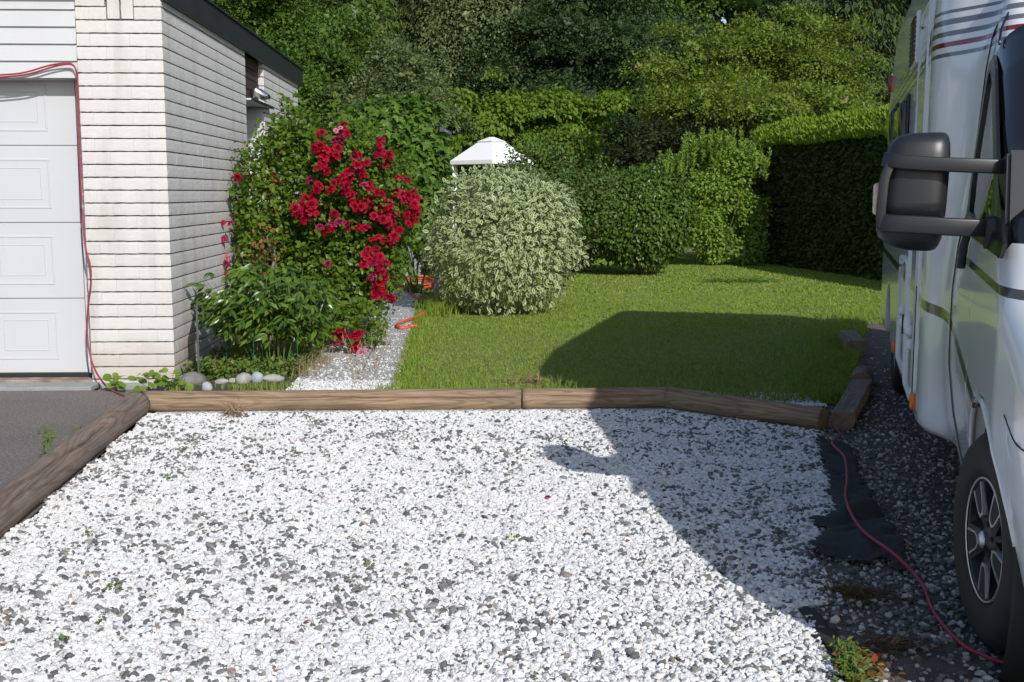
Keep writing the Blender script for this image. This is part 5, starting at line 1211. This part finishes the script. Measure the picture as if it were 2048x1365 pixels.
# pots on the path behind the arch
q = ground(822, 556); pot = thing("planter_pot", "tall square grey planter standing on the path beyond the hose", "planter", (q.x, q.y + .2, 0), .2)
V = [(-.17, -.17, 0), (.17, -.17, 0), (.17, .17, 0), (-.17, .17, 0), (-.23, -.23, .60), (.23, -.23, .60), (.23, .23, .60), (-.23, .23, .60), (-.20, -.20, .60), (.20, -.20, .60), (.20, .20, .60), (-.20, .20, .60), (-.19, -.19, .52), (.19, -.19, .52), (.19, .19, .52), (-.19, .19, .52)]
F = [(3, 2, 1, 0), (0, 1, 5, 4), (1, 2, 6, 5), (2, 3, 7, 6), (3, 0, 4, 7)] + [(4 + k, 4 + (k + 1) % 4, 8 + (k + 1) % 4, 8 + k) for k in range(4)] + [(8 + k, 8 + (k + 1) % 4, 12 + (k + 1) % 4, 12 + k) for k in range(4)] + [(12, 13, 14, 15)]
link("pot_body", py_mesh("pot_body", V, F, M['pot_grey']), pot)
shrub("potted_plant", "green plant with tiny white flowers growing in the grey planter", (q.x, q.y + .2), [(q.x + .02, q.y + .15, .84, .30, .28, .26)], 'hop', 700, .08, BL, droop=.4, zmin=.55, cat="plant", stem_n=6)
q = ground(772, 548); rp = thing("red_pot", "dark red flower pot behind the hanging rose blooms", "pot", (q.x, q.y + .2, 0))
link("pot_body", lathe_mesh("pot_body", [(0, 0.01), (.10, .0), (.145, .26), (.16, .27), (.16, .31), (.14, .31), (.13, .25), (0, .24)], M['pot_red'], 28, axis='z'), rp)

# ------------------------------------------------------------------ peony in the bed
pb = np.array([-1.70, 9.72, 0]); peony = thing("peony_plant", "large peony bush with long glossy leaves in the bed by the wall", "plant", tuple(pb))
PP, DD, NN, SS, prs = [], [], [], [], []
for k in range(175):
    a = R.uniform(0, 2 * math.pi); rr = R.random() ** .6 * .62; top = np.array([math.cos(a) * rr * (1.0 if math.cos(a) < 0 else .85), math.sin(a) * rr * .7, .96 - .62 * rr ** 1.6 + R.uniform(-.16, .06)])
    if math.cos(a) > .3: top[2] *= .96
    b0 = np.array([math.cos(a) * .12, math.sin(a) * .1, 0])
    if k < 44: prs.append((tuple(pb + b0), tuple(pb + top)))
    for q in range(R.integers(3, 6)):
        s = R.uniform(.45, 1.0); node = b0 + (top - b0) * s; az = R.uniform(0, 2 * math.pi); d0 = np.array([math.cos(az), math.sin(az), .25]); d0 /= np.linalg.norm(d0)
        if d0[1] > .2: d0[1] *= -.6
        tip = node + d0 * R.uniform(.08, .2)
        for j in range(R.integers(3, 6)):
            sp_ = (j - 2) * .55 + R.normal(0, .12); ca, sa = math.cos(sp_), math.sin(sp_)
            d = np.array([d0[0] * ca - d0[1] * sa, d0[0] * sa + d0[1] * ca, R.uniform(-.75, .0)]); PP.append(pb + tip); DD.append(d); NN.append(np.array([.25, -.35, .9]) + R.normal(0, .3, 3)); SS.append(R.uniform(.075, .13))
P, D, N_, S = np.array(PP), unit(np.array(DD)), unit(np.array(NN)), np.array(SS); P[:, 2] = np.maximum(P[:, 2], .05)
leaf_parts("leaf", LN, P, D, N_, S, L_['peony'], peony, None, 290, pb)
stems("stem", prs, .006, M['green_stem'], peony, pb)
# green wire ring round it
ps = thing("plant_support", "thin green wire ring supporting the peony", "plant support", (-1.72, 9.72, 0))
for k in range(6):
    a = k * math.pi / 3 + .3; link("stake", tube_mesh("stake", [(.36 * math.cos(a), .3 * math.sin(a), -.02), (.36 * math.cos(a), .3 * math.sin(a), .64)], .0035, M['wire_green'], 6), ps)
for z in (.38, .62):
    link("hoop", tube_mesh("hoop", [(.36 * math.cos(a), .3 * math.sin(a), z) for a in np.linspace(0, 2 * math.pi, 33)], .0035, M['wire_green'], 6), ps)
# wire mesh panel by the wall
mp_ = thing("wire_mesh_panel", "grey wire mesh panel standing on edge by the wall corner", "mesh panel", (-2.16, 9.02, 0), math.atan2(.62, -.135))
V, F = [], []
def addt(pts, r):
    v, f = tube(pts, r, 4); n = len(V); V.extend(v); F.extend([tuple(q + n for q in t) for t in f])
for k in range(22): addt([(k * .028, 0, 0), (k * .028 + .01 * math.sin(k), 0, .62)], .0022)
for k in range(20): addt([(0, .002, .03 + k * .03), (.6, .002, .03 + k * .03)], .0022)
link("wire_grid", py_mesh("wire_grid", V, F, M['wire_grey']), mp_)

# ------------------------------------------------------------------ border stones
def boulder(name, label, px, py, sx, sy, sz, mt, seed):
    sx, sy, sz = sx * .85, sy * .85, sz * .8
    q = ground(px, py); bm = bmesh.new(); bmesh.ops.create_icosphere(bm, subdivisions=3, radius=1)
    for v in bm.verts:
        k = 1 + .24 * float(lump(np.array(v.co), 1.7, seed)) + .05 * float(lump(np.array(v.co), 5, seed)); v.co = Vector((v.co.x * sx * k, v.co.y * sy * k, max(v.co.z * sz * k, -sz * .6)))
    o = link(name, bm_mesh(name, bm, mt, True)); o.location = (q.x, q.y + sy * .8, sz * .5); o.rotation_euler = (0, 0, seed)
    return tag(o, label, "stone", "stones edging the planting bed")
boulder("border_stone", "dark grey rock at the wall corner beside the mesh panel", 385, 772, .13, .09, .085, M['boulder_dark'], 1)
boulder("border_stone", "small round bluish stone next to the dark corner rock", 412, 782, .05, .05, .05, M['boulder_blue'], 2)
boulder("border_stone", "flat pale stone half hidden in grass left of the round pair", 440, 769, .07, .05, .03, M['boulder'], 3)
boulder("border_stone", "larger speckled stone of the touching pair below the peony", 487, 768, .085, .07, .065, M['boulder'], 4.2)
boulder("border_stone", "smooth bluish stone touching the larger speckled stone", 513, 766, .065, .06, .065, M['boulder_blue'], 5)
boulder("border_stone", "flat oval pale stone nearest the white path", 545, 765, .10, .06, .045, M['boulder'], .4)
boulder("border_stone", "small light stone tucked behind the speckled pair", 466, 766, .045, .04, .032, M['boulder'], 7)

# ------------------------------------------------------------------ grass and small plants
def blades(name, P, Hh, W, lean=.45, mt=None, kind="stuff", bend=True, tint=None):
    n = len(P); a = R.uniform(0, 2 * math.pi, n); ln = R.normal(0, lean, (n, 2)); side = np.column_stack([np.cos(a), np.sin(a), np.zeros(n)]) * (W / 2)[:, None]
    mid = P + np.column_stack([ln * .3, np.ones(n)]) * (Hh * .55)[:, None]; tip = P + np.column_stack([ln * .9, np.ones(n) - .25 * np.linalg.norm(ln, axis=1)]) * Hh[:, None]
    V = np.stack([P - side, P + side, mid + side * .8, mid - side * .8, tip], 1); F = np.array([[0, 1, 2], [0, 2, 3], [3, 2, 4]])[None] + (np.arange(n) * 5)[:, None, None]
    return link(name, np_mesh(name, V.reshape(-1, 3), F.reshape(-1, 3), mt or L_['grass'], None, {"tint": np.repeat(R.random(n) if tint is None else tint, 5)}), kind=kind)
def lawn_edge(y): return np.where(y < 12.5, -.62 - (y - 8.1) * .012, np.where(y < 16, -.66 - (y - 12.5) * .02, -.72))
PP, HH_, WW = [], [], []
for y0, y1, cnt, h0, w0 in ((8.08, 9.6, 40000, .036, .0055), (9.6, 12.5, 56000, .030, .0075), (12.5, 17, 62000, .030, .011), (17, 28, 64000, .034, .018)):
    y = R.uniform(y0, y1, cnt); x = R.uniform(-.9, 8.2, cnt); x1 = np.minimum(2.55 + (y - 8.1) * .36, 9.0) + .08 * R.normal(size=cnt)
    x1 = np.where(y > 13, 9.0, x1); pp = np.column_stack([x, y, np.full(cnt, .004)]); el = lawn_edge(y) + .05 * lump(pp, 5, 2) + .04 * R.normal(size=cnt)
    k = (x > el) & (x < x1); pp = pp[k]; PP.append(pp); HH_.append(h0 * R.uniform(.6, 1.4, len(pp)) * (1 + .25 * lump(pp, 2.2, 3))); WW.append(w0 * R.uniform(.7, 1.3, len(pp)))
P, Hq, Wq = np.vstack(PP), np.concatenate(HH_), np.concatenate(WW)
tint = np.clip(.42 + .25 * lump(P, 1.1, 5) + .22 * lump(P, 4, 1) + .15 * lump(P, 11, 2) + R.normal(0, .2, len(P)), 0, .999)
blades("lawn_grass", P, Hq, Wq, .85, tint=tint)
# long uncut grass behind the back log and beside the path
n = 9000; x = R.uniform(-.72, 2.35, n); y = 8.06 + R.exponential(.22, n); P = np.column_stack([x, y, np.full(n, .004)]); k = (lump(P, 3.2, 7) + .7 * R.random(n) > .1) & (y < 9.4) & ((x < 1.25) | (R.random(n) < .25))
blades("long_grass", P[k], R.uniform(.04, .12, k.sum()) * (1 + .3 * lump(P[k], 2, 1)), R.uniform(.004, .008, k.sum()), .45)
n = 2600; y = R.uniform(8.1, 14.2, n); x = lawn_edge(y) + np.abs(R.normal(0, .09, n)); P = np.column_stack([x, y, np.full(n, .004)])
blades("edge_grass", P, R.uniform(.035, .10, n), R.uniform(.005, .009, n), .5)
n = 900; c = ground(880, 625); P = np.column_stack([c.x + R.normal(0, .12, n), c.y + R.normal(0, .35, n), np.full(n, .004)])
blades("dogwood_foot_grass", P, R.uniform(.12, .26, n), R.uniform(.005, .009, n), .5)
# dark uncut strip by the camper logs
n = 9000; y = R.uniform(8.0, 14, n); x = 2.3 + (y - 7.3) * .375 - np.abs(R.normal(0, .22, n)) + .1; P = np.column_stack([x, y, np.zeros(n)])
blades("shaded_long_grass", P, R.uniform(.05, .15, n), R.uniform(.005, .009, n), .6)
# bed weeds
n = 5200; P = np.column_stack([R.uniform(-2.33, -1.35, n), 9.2 + R.random(n) ** 1.5 * 3, np.zeros(n)]); P[:, 2] = .01 + R.random(n) ** 1.5 * .13
k = P[:, 0] < -1.38 - .05 * lump(P, 6) - .35 * np.clip((9.35 - P[:, 1]) / .25, 0, 1); P = P[k]; n = len(P)
leaf_cloud("bed_weeds", BL, P, unit(rnd(n) + np.array([0, 0, .1])), unit(rnd(n) * .7 + np.array([0, -.2, .8])), R.uniform(.022, .055, n), L_['weed'], kind="stuff")
n = 2600; P = np.column_stack([R.uniform(-2.3, -1.3, n), 8.15 + R.random(n) * .75, np.full(n, .002)]); k = lump(P, 5, 3) + R.random(n) * .6 > .25; P = P[k]; n = len(P)
blades("bed_edge_grass", P, R.uniform(.025, .09, n), R.uniform(.004, .007, n), .6)
n = 170; P = np.column_stack([R.uniform(-1.48, -1.22, n), R.uniform(9.2, 10.1, n), np.zeros(n)]); 
blades("flowering_stalks", P, R.uniform(.08, .24, n), R.uniform(.004, .008, n), .45, M['straw'])

def rosette(name, label, pts, lsize, lf, tpl, hgt, cat, group=None, nleaf=18, spread=.12, stemmt='green_stem'):
    c = np.mean([tuple(p) for p in pts], axis=0); t = thing(name, label, cat, (c[0], c[1], 0), 0, group); org = np.array([c[0], c[1], 0]); PP = []; pr = []
    for p in pts:
        for k in range(nleaf):
            q = np.array([p[0] + R.normal(0, spread), p[1] + R.normal(0, spread * .7), R.uniform(.25, 1) * hgt]); PP.append(q)
            if k % 3 == 0: pr.append(((p[0], p[1], 0), tuple(q)))
    P = np.array(PP); n = len(P)
    S = lsize * R.uniform(.6, 1.25, n); D = unit(rnd(n) * np.array([1, 1, .3]) + np.array([0, -.2, 0])); N_ = unit(rnd(n) * .5 + np.array([.1, -.4, .8]))
    tv, tf = tpl; mes = [np_mesh("leaf", tv * np.array([1 + .08 * k, 1, 1]), tf, L_[lf]) for k in range(3)]; Rm = frames(D, N_)
    if lsize > .05:
        for i in range(n):
            o = link("leaf", mes[i % 3], t); o.matrix_local = Matrix.Translation(Vector(P[i] - org)) @ Matrix(Rm[i].tolist()).to_4x4() @ Matrix.Scale(float(S[i]), 4)
    else: leaf_cloud("leaf_mass", tpl, P, D, N_, S, L_[lf], t, origin=org, kind="stuff")
    stems("stem", pr, .0035, M[stemmt], t, org)
    return t
RND = (np.array([[0, 0, 0], [.38, .15, .03], [.5, .5, .04], [.34, .85, 0], [0, 1, -.03], [-.34, .85, 0], [-.5, .5, .04], [-.38, .15, .03], [0, .5, -.02]]), np.array([[k, (k + 1) % 8, 8] for k in range(8)]))
rosette("round_leaf_plant", "pale round-leaved plant at the foot of the wall beside the red cable", [ground(232, 783), ground(250, 785)], .062, 'round', RND, .12, "plant", None, 9, .05)
rosette("round_leaf_plant", "wider clump of round yellow-green leaves below the brick corner", [ground(x, 783) for x in (298, 315, 330, 348, 368)], .062, 'round', RND, .15, "plant", None, 9, .06)
rosette("wild_strawberry", "green weed with red leaves at the bottom edge of the gravel", [ground(1692, 1318), ground(1700, 1345), ground(1705, 1368)], .030, 'weed', LN, .06, "weed", None, 80, .028)
rosette("red_weed", "reddish creeping weed beside the green weed at the gravel edge", [ground(1712, 1320), ground(1722, 1340), ground(1735, 1365)], .028, 'red_leaf', BL, .035, "weed", None, 30, .04)
rosette("tall_weed", "thin tall weed growing along the thick grey log on the asphalt", [ground(98, 940)], .035, 'weed', LN, .26, "weed", None, 60, .018)
rosette("tall_weed", "shorter feathery weed closer to the brick corner beside the thick log", [ground(143, 915), ground(165, 893)], .03, 'weed', LN, .13, "weed", None, 30, .025)
rosette("dandelion", "jagged bright green dandelion leaves beside the orange hose end", [ground(848, 618)], .16, 'weed', LN, .16, "plant", None, 7, .04)
rosette("clover_patch", "darker green clover patch in the sunlit lawn", [ground(x, 566) for x in range(1420, 1540, 14)], .045, 'deep', BL, .07, "plant", None, 60, .16)
rosette("lavender_plant", "small pale purple flowering plant by the rose beside the path", [ground(698, 655), ground(712, 650), ground(720, 660)], .028, 'lavender', BL, .16, "plant", None, 70, .06)
def dry(name, label, q, n, r, h, cat, mt='straw'):
    P = np.column_stack([q.x + R.normal(0, r, n), q.y + R.normal(0, r * .6, n), np.abs(R.normal(0, h, n))]); D = unit(rnd(n) * np.array([1, 1, .45])); c = np.array([q.x, q.y, 0])
    o = leaf_cloud(name, LN, P - c, D, unit(rnd(n) + np.array([0, 0, .6])), R.uniform(.05, .14, n) * (.65 if mt == 'dead' else 1), M[mt], aspect=np.full(n, .25)); o.location = c; o["kind"] = "thing"; return tag(o, label, cat)
dry("dry_grass_clump", "pale dry cut grass lying behind the back log", ground(1050, 772), 260, .11, .03, "dry grass")
dry("withered_weed", "small brown withered weed on the gravel in front of the long log", ground(472, 836), 60, .035, .035, "weed")
dry("dead_grass_tuft", "brown dead grass tuft in the dirt next to the torn fabric", ground(1710, 1195), 300, .075, .014, "dry grass", 'dead')
dry("dead_grass_tuft", "flat dry grass tuft close to the red weed in the camper shade", ground(1765, 1300), 200, .07, .010, "dry grass", 'dead')
# tall seed stalks by the path
st = thing("seed_stalks", "thin tall grass stalks with seed heads between path and lawn", "grass stalks", (-.75, 8.7, 0)); V, F = [], []
for k in range(34):
    b0 = Vector((random.uniform(-.25, .15), random.uniform(-.6, 1.2), 0)); tp = b0 + Vector((random.uniform(-.14, .14), random.uniform(-.1, .1), random.uniform(.2, .42)))
    v, f = tube(catmull([b0, (b0 + tp) / 2 + Vector((.01, 0, .02)), tp], 3), .0016, 4); n = len(V); V += v; F += [tuple(q + n for q in t) for t in f]
    v, f = tube([tp, tp + Vector((.004, 0, .03))], .005, 4, taper=[1, .3]); n = len(V); V += v; F += [tuple(q + n for q in t) for t in f]
link("stalk", py_mesh("stalk", V, F, M['straw']), st, kind="stuff")
# fallen petals
V, F = [], []
q = ground(1096, 1004); pt = link("fallen_petal", BLM[0]); pt.location = (q.x, q.y, .022); pt.scale = (.022, .022, .02); tag(pt, "single fallen red petal on the white gravel", "petal")
n = 46; P = np.array([tuple(ground(R.uniform(690, 850), R.uniform(590, 735), .034)) for _ in range(n)])
leaf_cloud("scattered_petals", RND, P, unit(rnd(n) * np.array([1, 1, .2])), unit(rnd(n) * .3 + np.array([0, 0, 1])), R.uniform(.02, .04, n), L_['petal'], kind="stuff")

# leaf crumbs and tiny weeds lying between the gravel stones
n = 170; P = np.column_stack([R.uniform(-1.9, 1.9, n), R.uniform(3.2, 7.7, n), np.full(n, .02)]); P = P[in_poly(P, GRAVEL)]; n = len(P)
leaf_cloud("leaf_litter", BL, P, unit(rnd(n) * np.array([1, 1, .2])), unit(rnd(n) * .4 + np.array([0, 0, 1])), R.uniform(.010, .028, n), L_['brown_leaf'], kind="stuff")
n = 260; c = R.integers(0, 22, n); cx, cy = R.uniform(-1.7, 1.7, 22), R.uniform(3.3, 7.6, 22); P = np.column_stack([cx[c] + R.normal(0, .016, n), cy[c] + R.normal(0, .016, n), R.uniform(.012, .03, n)])
leaf_cloud("gravel_weeds", BL, P, unit(rnd(n) + np.array([0, 0, .4])), unit(rnd(n) * .5 + np.array([0, 0, 1])), R.uniform(.010, .022, n), L_['weed'], kind="stuff")
